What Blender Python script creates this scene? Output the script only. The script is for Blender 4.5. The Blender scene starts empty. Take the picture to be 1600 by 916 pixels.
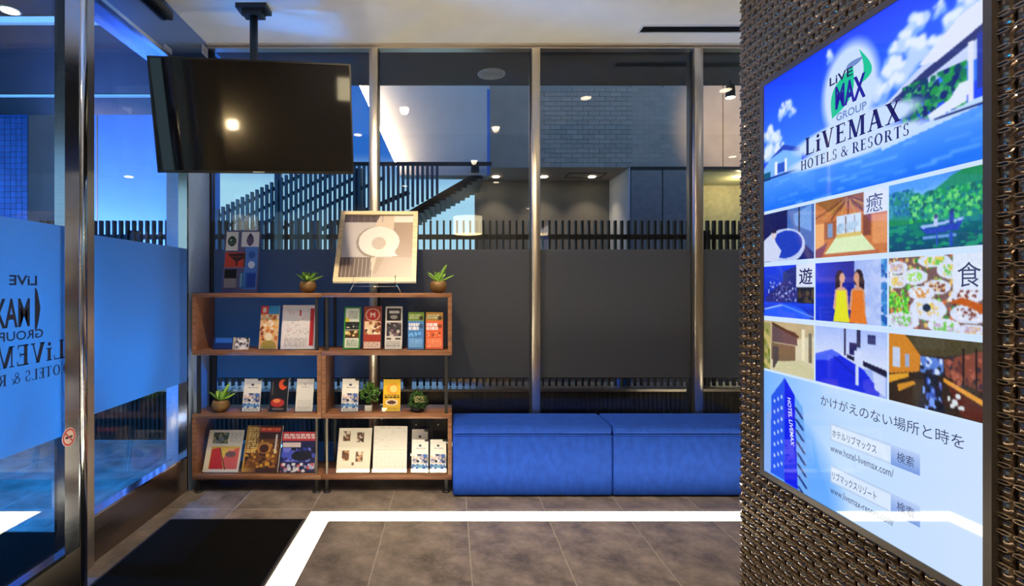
import bpy, bmesh, math, random
import numpy as np
from mathutils import Vector, Matrix

# ------------------------------------------------------------------ camera, world, exposure
SC = bpy.context.scene
COL = SC.collection
F, VX, VY, CH = 818.0, 703.0, 450.0, 1.226          # focal length and vanishing point in pixels, eye height in metres
cam_d = bpy.data.cameras.new('camera'); cam = bpy.data.objects.new('camera', cam_d); COL.objects.link(cam)
cam.location = (0, 0, CH); cam.rotation_euler = (math.radians(90), 0, 0)
cam_d.sensor_width = 36; cam_d.lens = F / 1600 * 36
cam_d.shift_x = (800 - VX) / 1600; cam_d.shift_y = (VY - 458) / 1600
cam_d.clip_start = 0.02; cam_d.clip_end = 300
SC.camera = cam
SC.view_settings.view_transform = 'Standard'; SC.view_settings.look = 'None'
SC.view_settings.exposure = 0.0; SC.view_settings.gamma = 1.0; SC.view_settings.use_curve_mapping = False
SC.cycles.transparent_max_bounces = 24
SC.cycles.max_bounces = 8
SC.cycles.sample_clamp_indirect = 6

world = bpy.data.worlds.new('dusk_sky'); SC.world = world; world.use_nodes = True
nt = world.node_tree; nt.nodes.clear()
wo = nt.nodes.new('ShaderNodeOutputWorld'); bg = nt.nodes.new('ShaderNodeBackground')
tc = nt.nodes.new('ShaderNodeTexCoord'); sx = nt.nodes.new('ShaderNodeSeparateXYZ'); rp = nt.nodes.new('ShaderNodeValToRGB')
nt.links.new(tc.outputs['Generated'], sx.inputs[0]); nt.links.new(sx.outputs['Z'], rp.inputs[0])
nt.links.new(rp.outputs[0], bg.inputs[0]); nt.links.new(bg.outputs[0], wo.inputs[0])
for pos, c in ((0.0, (.50, .82, .98)), (.18, (.42, .78, 1.0)), (.245, (.03, .17, .66)), (1.0, (.006, .05, .30))):
    if pos in (0.0, 1.0): e = rp.color_ramp.elements[0 if pos == 0.0 else -1]
    else: e = rp.color_ramp.elements.new(pos)
    e.position = pos; e.color = (*c, 1)
bg.inputs[1].default_value = 0.92

def add_light(name, kind, loc, energy, color, target=None, size=.05, angle=70, blend=.6, parent=None, size_y=None):
    d = bpy.data.lights.new(name, kind); d.energy = energy; d.color = color
    if kind == 'SPOT': d.spot_size = math.radians(angle); d.spot_blend = blend; d.shadow_soft_size = size
    elif kind == 'AREA':
        d.size = size
        if size_y: d.shape = 'RECTANGLE'; d.size_y = size_y
    else: d.shadow_soft_size = size
    o = bpy.data.objects.new(name, d); COL.objects.link(o); o.location = loc
    if target is not None:
        o.rotation_euler = (Vector(target) - Vector(loc)).to_track_quat('-Z', 'Y').to_euler()
    if parent is not None:
        o.parent = parent; o.matrix_parent_inverse = Matrix.Translation(parent.location).inverted()
    return o

WARM = (1.0, .78, .52); BLUE = (.0, .27, 1.0)
R = random.Random(7)
CEIL, GY, LX = 2.81, 3.45, -1.575

def at(px, py, Y): return Vector(((px - VX) * Y / F, Y, CH - (py - VY) * Y / F))
def Xp(px, Y): return (px - VX) * Y / F
def Zp(py, Y): return CH - (py - VY) * Y / F
def lin(c):
    c = np.asarray(c, float) / 255.0
    return np.where(c <= .04045, c / 12.92, ((c + .055) / 1.055) ** 2.4)

# ------------------------------------------------------------------ materials
MATS = {}
def pm(name, col, rough=.5, metal=0., var=.12, scale=14., stretch=(1, 1, 1), emit=None, es=1., coat=0., sheen=0., spec=.5, bump=0., rvar=0., objrand=0., aniso=0., detail=5., nrough=.5):
    if name in MATS: return MATS[name]
    m = bpy.data.materials.new(name); m.use_nodes = True; t = m.node_tree; b = t.nodes['Principled BSDF']
    b.inputs['Roughness'].default_value = rough; b.inputs['Metallic'].default_value = metal
    b.inputs['Specular IOR Level'].default_value = spec
    if coat: b.inputs['Coat Weight'].default_value = coat; b.inputs['Coat Roughness'].default_value = .08
    if sheen: b.inputs['Sheen Weight'].default_value = sheen; b.inputs['Sheen Roughness'].default_value = .35; b.inputs['Sheen Tint'].default_value = (*[min(1, x * 1.6 + .05) for x in col], 1)
    if aniso: b.inputs['Anisotropic'].default_value = aniso
    tc = t.nodes.new('ShaderNodeTexCoord'); mp = t.nodes.new('ShaderNodeMapping'); mp.inputs['Scale'].default_value = stretch
    nz = t.nodes.new('ShaderNodeTexNoise'); nz.inputs['Scale'].default_value = scale; nz.inputs['Detail'].default_value = detail; nz.inputs['Roughness'].default_value = nrough
    t.links.new(tc.outputs['Object'], mp.inputs[0]); t.links.new(mp.outputs[0], nz.inputs['Vector'])
    cr = t.nodes.new('ShaderNodeValToRGB')
    cr.color_ramp.elements[0].position = .3; cr.color_ramp.elements[1].position = .7
    cr.color_ramp.elements[0].color = (*[x * (1 - var) for x in col], 1); cr.color_ramp.elements[1].color = (*[min(1, x * (1 + var)) for x in col], 1)
    t.links.new(nz.outputs['Fac'], cr.inputs[0])
    out = cr.outputs[0]
    if objrand:
        oi = t.nodes.new('ShaderNodeObjectInfo'); mr = t.nodes.new('ShaderNodeMapRange')
        mr.inputs['To Min'].default_value = 1 - objrand; mr.inputs['To Max'].default_value = 1 + objrand
        t.links.new(oi.outputs['Random'], mr.inputs['Value'])
        vm = t.nodes.new('ShaderNodeVectorMath'); vm.operation = 'SCALE'
        t.links.new(out, vm.inputs[0]); t.links.new(mr.outputs[0], vm.inputs['Scale']); out = vm.outputs[0]
    t.links.new(out, b.inputs['Base Color'])
    if rvar:
        mr = t.nodes.new('ShaderNodeMapRange'); mr.inputs['To Min'].default_value = max(.02, rough - rvar); mr.inputs['To Max'].default_value = rough + rvar
        t.links.new(nz.outputs['Fac'], mr.inputs['Value']); t.links.new(mr.outputs[0], b.inputs['Roughness'])
    if bump:
        bp = t.nodes.new('ShaderNodeBump'); bp.inputs['Strength'].default_value = bump; bp.inputs['Distance'].default_value = .01
        t.links.new(nz.outputs['Fac'], bp.inputs['Height']); t.links.new(bp.outputs[0], b.inputs['Normal'])
    if emit is not None:
        b.inputs['Emission Color'].default_value = (*emit, 1); b.inputs['Emission Strength'].default_value = es
    MATS[name] = m; return m

def glass_mat(name, tint=(1, 1, 1), ior=1.5, rough=0.):
    if name in MATS: return MATS[name]
    m = bpy.data.materials.new(name); m.use_nodes = True; t = m.node_tree; t.nodes.clear()
    o = t.nodes.new('ShaderNodeOutputMaterial'); mx = t.nodes.new('ShaderNodeMixShader')
    tr = t.nodes.new('ShaderNodeBsdfTransparent'); gl = t.nodes.new('ShaderNodeBsdfGlossy'); fr = t.nodes.new('ShaderNodeFresnel')
    ge = t.nodes.new('ShaderNodeNewGeometry'); mr = t.nodes.new('ShaderNodeMapRange')
    mr.inputs['To Min'].default_value = ior; mr.inputs['To Max'].default_value = 1 / ior     # the pane's far side reflects as its near side does
    t.links.new(ge.outputs['Backfacing'], mr.inputs['Value']); t.links.new(mr.outputs[0], fr.inputs['IOR'])
    tr.inputs[0].default_value = (*tint, 1); gl.inputs['Roughness'].default_value = rough
    t.links.new(fr.outputs[0], mx.inputs[0]); t.links.new(tr.outputs[0], mx.inputs[1]); t.links.new(gl.outputs[0], mx.inputs[2])
    t.links.new(mx.outputs[0], o.inputs[0]); MATS[name] = m; return m

def film_mat():
    m = bpy.data.materials.new('frosted_film'); m.use_nodes = True; t = m.node_tree; t.nodes.clear()
    o = t.nodes.new('ShaderNodeOutputMaterial'); a = t.nodes.new('ShaderNodeMixShader'); b = t.nodes.new('ShaderNodeMixShader')
    tl = t.nodes.new('ShaderNodeBsdfTranslucent'); df = t.nodes.new('ShaderNodeBsdfDiffuse'); gl = t.nodes.new('ShaderNodeBsdfGlossy')
    nz = t.nodes.new('ShaderNodeTexNoise'); nz.inputs['Scale'].default_value = 60
    cr = t.nodes.new('ShaderNodeValToRGB'); cr.color_ramp.elements[0].color = (.46, .48, .51, 1); cr.color_ramp.elements[1].color = (.52, .54, .57, 1)
    t.links.new(nz.outputs['Fac'], cr.inputs[0]); t.links.new(cr.outputs[0], tl.inputs[0])
    df.inputs[0].default_value = (.10, .105, .115, 1); gl.inputs['Roughness'].default_value = .35; gl.inputs[0].default_value = (.8, .8, .8, 1)
    a.inputs[0].default_value = .3; b.inputs[0].default_value = .02
    t.links.new(tl.outputs[0], a.inputs[1]); t.links.new(df.outputs[0], a.inputs[2])
    t.links.new(a.outputs[0], b.inputs[1]); t.links.new(gl.outputs[0], b.inputs[2]); t.links.new(b.outputs[0], o.inputs[0])
    return m

def attr_mat(name, emission=0., rough=.35):
    m = bpy.data.materials.new(name); m.use_nodes = True; t = m.node_tree; b = t.nodes['Principled BSDF']
    at_ = t.nodes.new('ShaderNodeAttribute'); at_.attribute_name = 'Col'
    if emission:
        b.inputs['Base Color'].default_value = (.01, .01, .01, 1)
        b.inputs['Specular IOR Level'].default_value = .35
        t.links.new(at_.outputs['Color'], b.inputs['Emission Color']); b.inputs['Emission Strength'].default_value = emission
    else:
        vm = t.nodes.new('ShaderNodeVectorMath'); vm.operation = 'SCALE'; vm.inputs['Scale'].default_value = .82      # ink on paper never reaches full white
        t.links.new(at_.outputs['Color'], vm.inputs[0]); t.links.new(vm.outputs[0], b.inputs['Base Color'])
    b.inputs['Roughness'].default_value = rough
    MATS[name] = m; return m

GLASS = glass_mat('clear_glass', (.97, .985, .99)); ACRYL = glass_mat('clear_acrylic', (.97, .98, .99), 1.45)
FILM = film_mat(); PRINT = attr_mat('printed_paper', 0, .38); DISPLAY = attr_mat('lit_display', 1.0, .03)
STEEL = pm('brushed_steel', (.70, .63, .54), .32, 1., .06, 9, (2, 2, 120), rvar=.08)
STEEL_H = pm('brushed_steel_dark', (.30, .26, .23), .30, 1., .08, 2, (1, .4, 90), rvar=.06)
CHROME = pm('chrome_wire', (.75, .75, .75), .12, 1., .03)
BLACK = pm('black_powder_coat', (.012, .012, .013), .42, 0, .1)
WALNUT = pm('walnut', (.21, .095, .048), .38, 0, .38, 5, (1.2, 14, 14), spec=.4)
PAPER = pm('paper_edges', (.80, .79, .76), .7, 0, .05)
WHITE = pm('white_ceramic', (.8, .8, .78), .25, 0, .04)
CEILM = pm('painted_ceiling', (.87, .84, .77), .8, 0, .03, 6)
TILE = pm('slate_floor_tile', (.165, .140, .122), .42, 0, .8, 5, (1, 1, 1), bump=.35, rvar=.12, objrand=.14, detail=12., nrough=.72)
GROUT = pm('grout', (.30, .27, .24), .8, 0, .1)
MAT_ = pm('doormat_pile', (.006, .006, .006), .95, 0, .4, 180, bump=.5, spec=.03)
VELVET = pm('blue_velvet', (.010, .055, .37), .7, 0, .16, 26, (1, 1, .6), sheen=.12, spec=.15)
MOSAIC = pm('bronze_mosaic', (.150, .104, .072), .17, .85, .25, 40, coat=.6, objrand=.0)
MGROUT = pm('mosaic_grout', (.012, .011, .010), .8, 0, .2)
BEZEL = pm('bronze_bezel', (.085, .070, .062), .35, .4, .05)
LEAF = pm('succulent_leaf', (.27, .52, .07), .42, 0, .35, 12)
LEAF2 = pm('dark_leaf', (.035, .11, .02), .45, 0, .5, 20)
POT = pm('brown_stoneware', (.16, .085, .025), .45, 0, .3, 30)
SOIL = pm('potting_soil', (.03, .02, .012), .95, 0, .4, 90, bump=.6)
LED = pm('floor_light_diffuser', (.9, .9, .86), .4, 0, .02, emit=(1.0, .89, .64), es=18.0)
LAMP = pm('lamp_lens', (.9, .88, .8), .4, 0, .02, emit=(1.0, .82, .55), es=18.0)
SOFF = pm('dark_soffit_panel', (.014, .012, .011), .6, 0, .08)
FENCE = pm('black_fence_metal', (.012, .013, .016), .5, 0, .1)
EXT_WHITE = pm('white_render', (.72, .73, .76), .8, 0, .04, 5)
EXT_GREY = pm('grey_wall_panel', (.47, .40, .34), .6, 0, .08, 5)
EXT_TILE = pm('grey_wall_tile', (.49, .42, .36), .4, 0, .1, 8, objrand=.1)
EXT_DARK = pm('dark_grey_render', (.20, .19, .17), .8, 0, .1, 5)
STAIRM = pm('blue_grey_steel', (.08, .14, .175), .5, .2, .1)
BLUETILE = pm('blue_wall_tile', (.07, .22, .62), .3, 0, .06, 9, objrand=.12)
INTW = pm('cream_wallpaper', (.55, .48, .37), .8, 0, .06, 10)
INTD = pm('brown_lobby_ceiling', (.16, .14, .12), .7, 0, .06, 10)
DARKINK = pm('navy_ink', (.006, .01, .035), .5, 0, .05)
RED = pm('red_ink', (.55, .06, .05), .5, 0, .05)
SHADE = pm('linen_lampshade', (.8, .72, .5), .8, 0, .05, 60, emit=(1.0, .84, .52), es=8.0)

# ------------------------------------------------------------------ mesh helpers
def chain(parent):
    v = Vector((0, 0, 0))
    while parent is not None: v = v + parent.location; parent = parent.parent
    return v
class MB:
    def __init__(s): s.v = []; s.f = []; s.sm = []
    def add(s, vs, fs, smooth=False):
        n = len(s.v); s.v += [tuple(v) for v in vs]; s.f += [tuple(i + n for i in f) for f in fs]; s.sm += [smooth] * len(fs); return s
    def box(s, x0, x1, y0, y1, z0, z1, M=None):
        x0, x1 = sorted((x0, x1)); y0, y1 = sorted((y0, y1)); z0, z1 = sorted((z0, z1))
        vs = [Vector(p) for p in ((x0, y0, z0), (x1, y0, z0), (x1, y1, z0), (x0, y1, z0), (x0, y0, z1), (x1, y0, z1), (x1, y1, z1), (x0, y1, z1))]
        if M is not None: vs = [M @ v for v in vs]
        return s.add(vs, ((0, 3, 2, 1), (4, 5, 6, 7), (0, 1, 5, 4), (1, 2, 6, 5), (2, 3, 7, 6), (3, 0, 4, 7)))
    def rbox(s, x0, x1, y0, y1, z0, z1, r=.004, seg=2, M=None):
        bm = bmesh.new(); bmesh.ops.create_cube(bm, size=1)
        for v in bm.verts: v.co = Vector(((x0 + x1) / 2 + v.co.x * (x1 - x0), (y0 + y1) / 2 + v.co.y * (y1 - y0), (z0 + z1) / 2 + v.co.z * (z1 - z0)))
        bmesh.ops.bevel(bm, geom=bm.edges[:], offset=r, segments=seg, profile=.5, affect='EDGES')
        bm.verts.index_update(); vs = [v.co.copy() for v in bm.verts]
        if M is not None: vs = [M @ v for v in vs]
        s.add(vs, [[v.index for v in f.verts] for f in bm.faces], True); bm.free(); return s
    def prism(s, pts, d, M=None):                   # pts: planar polygon of 3-D points, d: extrusion vector
        n = len(pts); d = Vector(d); a = [Vector(p) for p in pts]; vs = a + [p + d for p in a]
        if M is not None: vs = [M @ v for v in vs]
        return s.add(vs, [tuple(range(n))[::-1], tuple(range(n, 2 * n))] + [(i, (i + 1) % n, (i + 1) % n + n, i + n) for i in range(n)])
    def bar(s, a, b, w, d, up=(0, 0, 1)):           # rectangular bar from a to b
        a = Vector(a); b = Vector(b); t = (b - a).normalized(); u = Vector(up)
        if abs(t.dot(u)) > .98: u = Vector((0, 1, 0))
        r = t.cross(u).normalized(); u = r.cross(t)
        vs = [p + r * sx * w / 2 + u * sy * d / 2 for p in (a, b) for sx, sy in ((-1, -1), (1, -1), (1, 1), (-1, 1))]
        return s.add(vs, ((0, 3, 2, 1), (4, 5, 6, 7), (0, 1, 5, 4), (1, 2, 6, 5), (2, 3, 7, 6), (3, 0, 4, 7)))
    def tube(s, pts, r, n=8):
        pts = [Vector(p) for p in pts]; rings = []
        for i, p in enumerate(pts):
            t = (pts[min(i + 1, len(pts) - 1)] - pts[max(i - 1, 0)]).normalized()
            u = Vector((0, 0, 1)) if abs(t.z) < .9 else Vector((0, 1, 0)); a = t.cross(u).normalized(); b = a.cross(t)
            rings.append([p + (a * math.cos(k * 2 * math.pi / n) + b * math.sin(k * 2 * math.pi / n)) * r for k in range(n)])
        vs = [v for q in rings for v in q]
        fs = [(i * n + k, i * n + (k + 1) % n, (i + 1) * n + (k + 1) % n, (i + 1) * n + k) for i in range(len(pts) - 1) for k in range(n)]
        fs += [tuple(range(n))[::-1], tuple((len(pts) - 1) * n + k for k in range(n))]
        return s.add(vs, fs, True)
    def lathe(s, prof, c=(0, 0, 0), n=20, smooth=True):      # prof: (radius, z)
        c = Vector(c); vs = []; fs = []
        for r, z in prof: vs += [c + Vector((r * math.cos(k * 2 * math.pi / n), r * math.sin(k * 2 * math.pi / n), z)) for k in range(n)]
        for i in range(len(prof) - 1): fs += [(i * n + k, i * n + (k + 1) % n, (i + 1) * n + (k + 1) % n, (i + 1) * n + k) for k in range(n)]
        fs += [tuple(range(n))[::-1], tuple((len(prof) - 1) * n + k for k in range(n))]
        return s.add(vs, fs, smooth)
    def build(s, name, mat, parent=None, base=None):
        me = bpy.data.meshes.new(name); off = Vector(base) if base is not None else chain(parent)
        me.from_pydata([tuple(Vector(v) - off) for v in s.v], [], s.f); me.polygons.foreach_set('use_smooth', s.sm); me.update()
        o = bpy.data.objects.new(name, me); COL.objects.link(o); me.materials.append(mat)
        if parent is not None: o.parent = parent
        elif base is not None: o.location = base
        return o

def tag(o, label=None, cat=None, group=None, kind=None):
    if label: o['label'] = label
    if cat: o['category'] = cat
    if group: o['group'] = group
    if kind: o['kind'] = kind
    return o
def empty(name, loc, label=None, cat=None, group=None, kind=None):
    o = bpy.data.objects.new(name, None); COL.objects.link(o); o.location = loc; o.empty_display_size = .05
    return tag(o, label, cat, group, kind)
def struct(o): o['kind'] = 'structure'; return o
def shared(name, me, loc, parent):                  # another object on existing mesh data; loc in the parent's space
    o = bpy.data.objects.new(name, me); COL.objects.link(o); o.parent = parent; o.location = loc; return o

# ------------------------------------------------------------------ printed pictures: small colour grids on real sheets
class Cv:
    def __init__(s, w, h, bg): s.w, s.h = w, h; s.a = np.zeros((h, w, 3)); s.a[:] = bg; yy, xx = np.mgrid[0:h, 0:w]; s.u = xx / (w - 1); s.v = yy / (h - 1)
    def rect(s, u0, v0, u1, v1, c): s.a[(s.u >= u0) & (s.u <= u1) & (s.v >= v0) & (s.v <= v1)] = c; return s
    def ell(s, cu, cv, ru, rv, c, soft=0.):
        d = ((s.u - cu) / ru) ** 2 + ((s.v - cv) / rv) ** 2
        if soft:
            k = np.clip((1 + soft - d) / soft, 0, 1)[..., None] * np.ones(3); s.a = s.a * (1 - k) + np.array(c) * k
        else: s.a[d <= 1] = c
        return s
    def poly(s, pts, c):
        ins = np.zeros(s.u.shape, bool); n = len(pts)
        for i in range(n):
            (x0, y0), (x1, y1) = pts[i], pts[(i + 1) % n]
            if y0 == y1: continue
            cond = ((s.v >= min(y0, y1)) & (s.v < max(y0, y1))) & (s.u < (s.v - y0) / (y1 - y0) * (x1 - x0) + x0); ins ^= cond
        s.a[ins] = c; return s
    def line(s, u0, v0, u1, v1, w, c):
        dx, dy = u1 - u0, v1 - v0; L = dx * dx + dy * dy + 1e-9; t = np.clip(((s.u - u0) * dx + (s.v - v0) * dy) / L, 0, 1)
        s.a[np.hypot(s.u - u0 - t * dx, s.v - v0 - t * dy) <= w / 2] = c; return s
    def vgrad(s, u0, v0, u1, v1, c0, c1):
        m = (s.u >= u0) & (s.u <= u1) & (s.v >= v0) & (s.v <= v1); k = ((s.v - v0) / (v1 - v0))[m][:, None]
        s.a[m] = np.array(c0) * (1 - k) + np.array(c1) * k; return s
    def hgrad(s, u0, v0, u1, v1, c0, c1):
        m = (s.u >= u0) & (s.u <= u1) & (s.v >= v0) & (s.v <= v1); k = ((s.u - u0) / (u1 - u0))[m][:, None]
        s.a[m] = np.array(c0) * (1 - k) + np.array(c1) * k; return s
    def blobs(s, u0, v0, u1, v1, cols, n, r0, r1, seed=1, asp=1., clip=True):
        q = random.Random(seed); keep = s.a.copy()
        for _ in range(n):
            r = q.uniform(r0, r1); s.ell(q.uniform(u0, u1), q.uniform(v0, v1), r, r * asp * s.w / s.h, cols[q.randrange(len(cols))])
        if not clip: return s
        out = (s.u < u0) | (s.u > u1) | (s.v < v0) | (s.v > v1); s.a[out] = keep[out]; return s
    def rows(s, u0, v0, u1, v1, n, c, seed=1, gap=.35):        # rows of small type
        q = random.Random(seed); h = (v1 - v0) / n
        for i in range(n):
            u = u0
            while u < u1:
                L = q.uniform(.04, .14); s.rect(u, v0 + i * h, min(u1, u + L), v0 + i * h + h * (1 - gap), c); u += L + .03
        return s
    def noise(s, amt, seed=1): s.a = np.clip(s.a + np.random.RandomState(seed).normal(0, amt, (s.h, s.w, 1)), 0, 255); return s
    def blur(s, n=1):
        for _ in range(n):
            p = np.pad(s.a, ((1, 1), (1, 1), (0, 0)), 'edge'); s.a = (p[:-2, 1:-1] + p[2:, 1:-1] + p[1:-1, :-2] + p[1:-1, 2:] + 2 * p[1:-1, 1:-1]) / 6
        return s
    def build(s, name, o, du, dv, mat, parent=None, base=None):          # o: top-left corner, du across, dv down
        o, du, dv = np.array(o), np.array(du), np.array(dv)
        off = np.array(base) if base is not None else np.array(chain(parent))
        P = (o - off) + s.u.reshape(-1, 1) * du + s.v.reshape(-1, 1) * dv
        i = np.arange(s.h * s.w).reshape(s.h, s.w); q = np.stack([i[:-1, :-1], i[1:, :-1], i[1:, 1:], i[:-1, 1:]], -1).reshape(-1, 4)
        me = bpy.data.meshes.new(name); me.vertices.add(len(P)); me.vertices.foreach_set('co', P.ravel())
        me.loops.add(q.size); me.loops.foreach_set('vertex_index', q.ravel().astype(np.int32))
        me.polygons.add(len(q)); me.polygons.foreach_set('loop_start', np.arange(0, q.size, 4, dtype=np.int32)); me.update(calc_edges=True)
        ca = me.color_attributes.new('Col', 'FLOAT_COLOR', 'POINT'); c = np.ones((len(P), 4)); c[:, :3] = lin(s.a.reshape(-1, 3)); ca.data.foreach_set('color', c.ravel())
        ob = bpy.data.objects.new(name, me); COL.objects.link(ob); me.materials.append(mat)
        if parent is not None: ob.parent = parent
        elif base is not None: ob.location = base
        return ob

# lettering: sans from the built-in font, serif drawn as strokes
def sans_polys(txt, bold=0.):
    c = bpy.data.curves.new('type', 'FONT'); c.body = txt; c.size = 1.0; c.offset = bold; c.resolution_u = 3
    ob = bpy.data.objects.new('type', c); COL.objects.link(ob)
    dg = bpy.context.evaluated_depsgraph_get(); me = bpy.data.meshes.new_from_object(ob.evaluated_get(dg))
    vs = [(v.co.x, v.co.y) for v in me.vertices]; fs = [tuple(p.vertices) for p in me.polygons]
    bpy.data.objects.remove(ob); bpy.data.curves.remove(c); bpy.data.meshes.remove(me); return vs, fs
def serif_polys(txt, track=.10):
    V = []; FA = []; T, H, S, K = .185, .08, .07, .06
    def q(p, x): n = len(V); V.extend([(a + x, b) for a, b in p]); FA.append(tuple(range(n, n + len(p))))
    def rc(x0, y0, x1, y1, x): q(((x0, y0), (x1, y0), (x1, y1), (x0, y1)), x)
    def stem(a, x, y0=0, y1=1, top=True, bot=True):
        rc(a, y0, a + T, y1, x)
        if bot: rc(a - S, y0, a + T + S, y0 + K, x)
        if top: rc(a - S, y1 - K, a + T + S, y1, x)
    def diag(xa, ya, xb, yb, w, x): q(((xa - w / 2, ya), (xa + w / 2, ya), (xb + w / 2, yb), (xb - w / 2, yb)), x)
    def arc(cx, cy, rx, ry, a0, a1, t0, t1, x, n=20):       # stroke with side thickness t0 and top thickness t1
        for i in range(n):
            p = []
            for k, a in ((0, a0 + (a1 - a0) * i / n), (1, a0 + (a1 - a0) * (i + 1) / n)):
                a = math.radians(a); p.append(((cx + rx * math.cos(a), cy + ry * math.sin(a)), (cx + (rx - t0) * math.cos(a), cy + (ry - t1) * math.sin(a))))
            q((p[0][0], p[1][0], p[1][1], p[0][1]), x)
    x = 0
    for ch in txt:
        if ch == ' ': x += .35; continue
        if ch == 'L': stem(.08, x); rc(.08, 0, .62, K, x); q(((.55, 0), (.62, 0), (.65, .24), (.61, .24)), x); w = .66
        elif ch == 'i': stem(.08, x, 0, .66); arc(.157, .86, .1, .1, 0, 360, .1, .1, x, 12); w = .32
        elif ch == 'V': diag(.14, 1, .42, 0, T * 1.1, x); diag(.68, 1, .43, 0, H, x); rc(0, 1 - K, .3, 1, x); rc(.56, 1 - K, .8, 1, x); w = .8
        elif ch == 'E': stem(.08, x); rc(.08, 0, .6, K, x); rc(.08, 1 - K, .57, 1, x); rc(.2, .49, .46, .49 + H, x); rc(.44, .4, .48, .63, x); q(((.53, 0), (.6, 0), (.64, .22), (.6, .22)), x); q(((.51, 1), (.57, 1), (.59, .8), (.55, .8)), x); w = .65
        elif ch == 'M': rc(.1, 0, .1 + H, 1, x); rc(.01, 0, .26, K, x); rc(.01, 1 - K, .22, 1, x); diag(.18, 1, .48, 0, T, x); diag(.75, 1, .49, 0, H, x); stem(.75, x); w = 1.02
        elif ch == 'A': diag(.38, 1, .12, 0, H, x); diag(.39, 1, .66, 0, T * 1.1, x); rc(.2, .3, .56, .3 + H, x); rc(0, 0, .24, K, x); rc(.52, 0, .82, K, x); w = .8
        elif ch == 'X': diag(.16, 1, .62, 0, T * 1.15, x); diag(.62, 1, .14, 0, H, x)
        if ch == 'X': rc(.02, 1 - K, .32, 1, x); rc(.5, 1 - K, .74, 1, x); rc(.02, 0, .26, K, x); rc(.46, 0, .78, K, x); w = .78
        elif ch == 'H': stem(.08, x); stem(.6, x); rc(.2, .48, .64, .48 + H, x); w = .86
        elif ch == 'O': arc(.44, .5, .42, .52, 0, 360, T, H, x, 28); w = .9
        elif ch == 'T': stem(.28, x, top=False); rc(.02, 1 - K, .7, 1, x); q(((.02, 1), (.08, 1), (.05, .78), (.02, .78)), x); q(((.64, 1), (.7, 1), (.7, .78), (.67, .78)), x); w = .72
        elif ch == 'S': arc(.29, .75, .23, .27, 30, 250, .12, .06, x); arc(.29, .26, .25, .28, 75, -150, .13, .06, x); rc(.46, .74, .5, .98, x); rc(.03, .03, .07, .28, x); w = .58
        elif ch == 'R': stem(.08, x); arc(.36, .735, .27, .265, -90, 90, .14, .05, x); rc(.2, .95, .38, 1, x); rc(.2, .47, .38, .52, x); diag(.4, .5, .68, 0, T, x); rc(.58, 0, .84, K, x); w = .8
        elif ch == '&': arc(.36, .76, .2, .24, 0, 360, .08, .06, x); arc(.34, .27, .3, .28, 60, 350, .13, .06, x); diag(.3, .66, .76, 0, .15, x); diag(.82, .46, .6, .1, .06, x); rc(.64, .44, .9, .48, x); w = .92
        x += w + track
    return V, FA
def place_text(polys, name, org, ud, vd, width, height, mat, parent, align='l', base=None):
    # org: lower-left of the text, ud: reading direction, vd: up; scaled to width (or to height alone)
    vs, fs = polys; xs = [p[0] for p in vs]; ys = [p[1] for p in vs]; x0, x1 = min(xs), max(xs); y0, y1 = min(ys), max(ys)
    kx = width / (x1 - x0) if width else height / (y1 - y0); ky = height / (y1 - y0)
    org, ud, vd = Vector(org), Vector(ud), Vector(vd); m = MB()
    m.add([org + ud * ((p[0] - x0) * kx) + vd * ((p[1] - y0) * ky) for p in vs], fs); return m.build(name, mat, parent, base)

# ================================================================== THE ROOM
# floor: base slab of grout with separate slate tiles
fl = struct(MB().box(LX - .05, 6.0, -4.3, GY + .1, -.03, -.0007).build('floor', GROUT))
tag(fl, 'grey slate tiled lobby floor')
tme = None; TW, TL_ = .43, .86
def tile_mesh(w, l):
    g = .0022; b = .0015; m = MB()
    m.add([(g, g, -.006), (w - g, g, -.006), (w - g, l - g, -.006), (g, l - g, -.006), (g, g, -.001), (w - g, g, -.001), (w - g, l - g, -.001), (g, l - g, -.001),
           (g + b, g + b, 0), (w - g - b, g + b, 0), (w - g - b, l - g - b, 0), (g + b, l - g - b, 0)],
          [(i, (i + 1) % 4, (i + 1) % 4 + 4, i + 4) for i in range(4)] + [(i + 4, (i + 1) % 4 + 4, (i + 1) % 4 + 8, i + 8) for i in range(4)] + [(8, 9, 10, 11)])
    me = bpy.data.meshes.new('floor_tile'); me.from_pydata(m.v, [], m.f); me.materials.append(TILE); me.update(); return me
tme = tile_mesh(TW, TL_)
def lay(parent, x0, x1, y0, y1, z):
    i0 = math.floor((x0 - .093) / TW); i1 = math.ceil((x1 - .093) / TW)
    for i in range(i0, i1):
        for j in range(-8, 4):
            X, Y = .093 + i * TW, 2.90 + j * TL_
            if Y + TL_ < y0 or Y > y1: continue
            a, b, c, d = max(X, x0), min(X + TW, x1), max(Y, y0), min(Y + TL_, y1)
            if b - a < .03 or d - c < .03: continue
            me = tme if (abs(b - a - TW) < 1e-4 and abs(d - c - TL_) < 1e-4) else tile_mesh(b - a, d - c)
            shared('floor_tile', me, (a, c, z), parent)
lay(fl, LX - .02, 2.9, -1.0, GY + .06, 0)
gp = struct(MB().box(-7, LX - .05, -4.3, 4.25, -.03, -.0007).build('forecourt_paving', GROUT)); tag(gp, 'slate paving of the forecourt outside the glass door')
lay(gp, -4.9, LX - .06, .2, 4.2, 0)
struct(MB().box(LX - .05, 6, GY + .1, 9, -.04, -.01).box(-7, LX - .05, 4.25, 9, -.04, -.01).build('ground_outside', pm('asphalt', (.05, .05, .055), .85, 0, .3, 40)))

# ceiling
cl = struct(MB().box(LX, 6, 1.5, GY + .05, CEIL, CEIL + .08).build('ceiling', CEILM)); tag(cl, 'plain off-white plaster ceiling')
struct(MB().box(LX, 6, -4.3, 1.5, CEIL, CEIL + .08).build('ceiling_behind', INTD))
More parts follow.
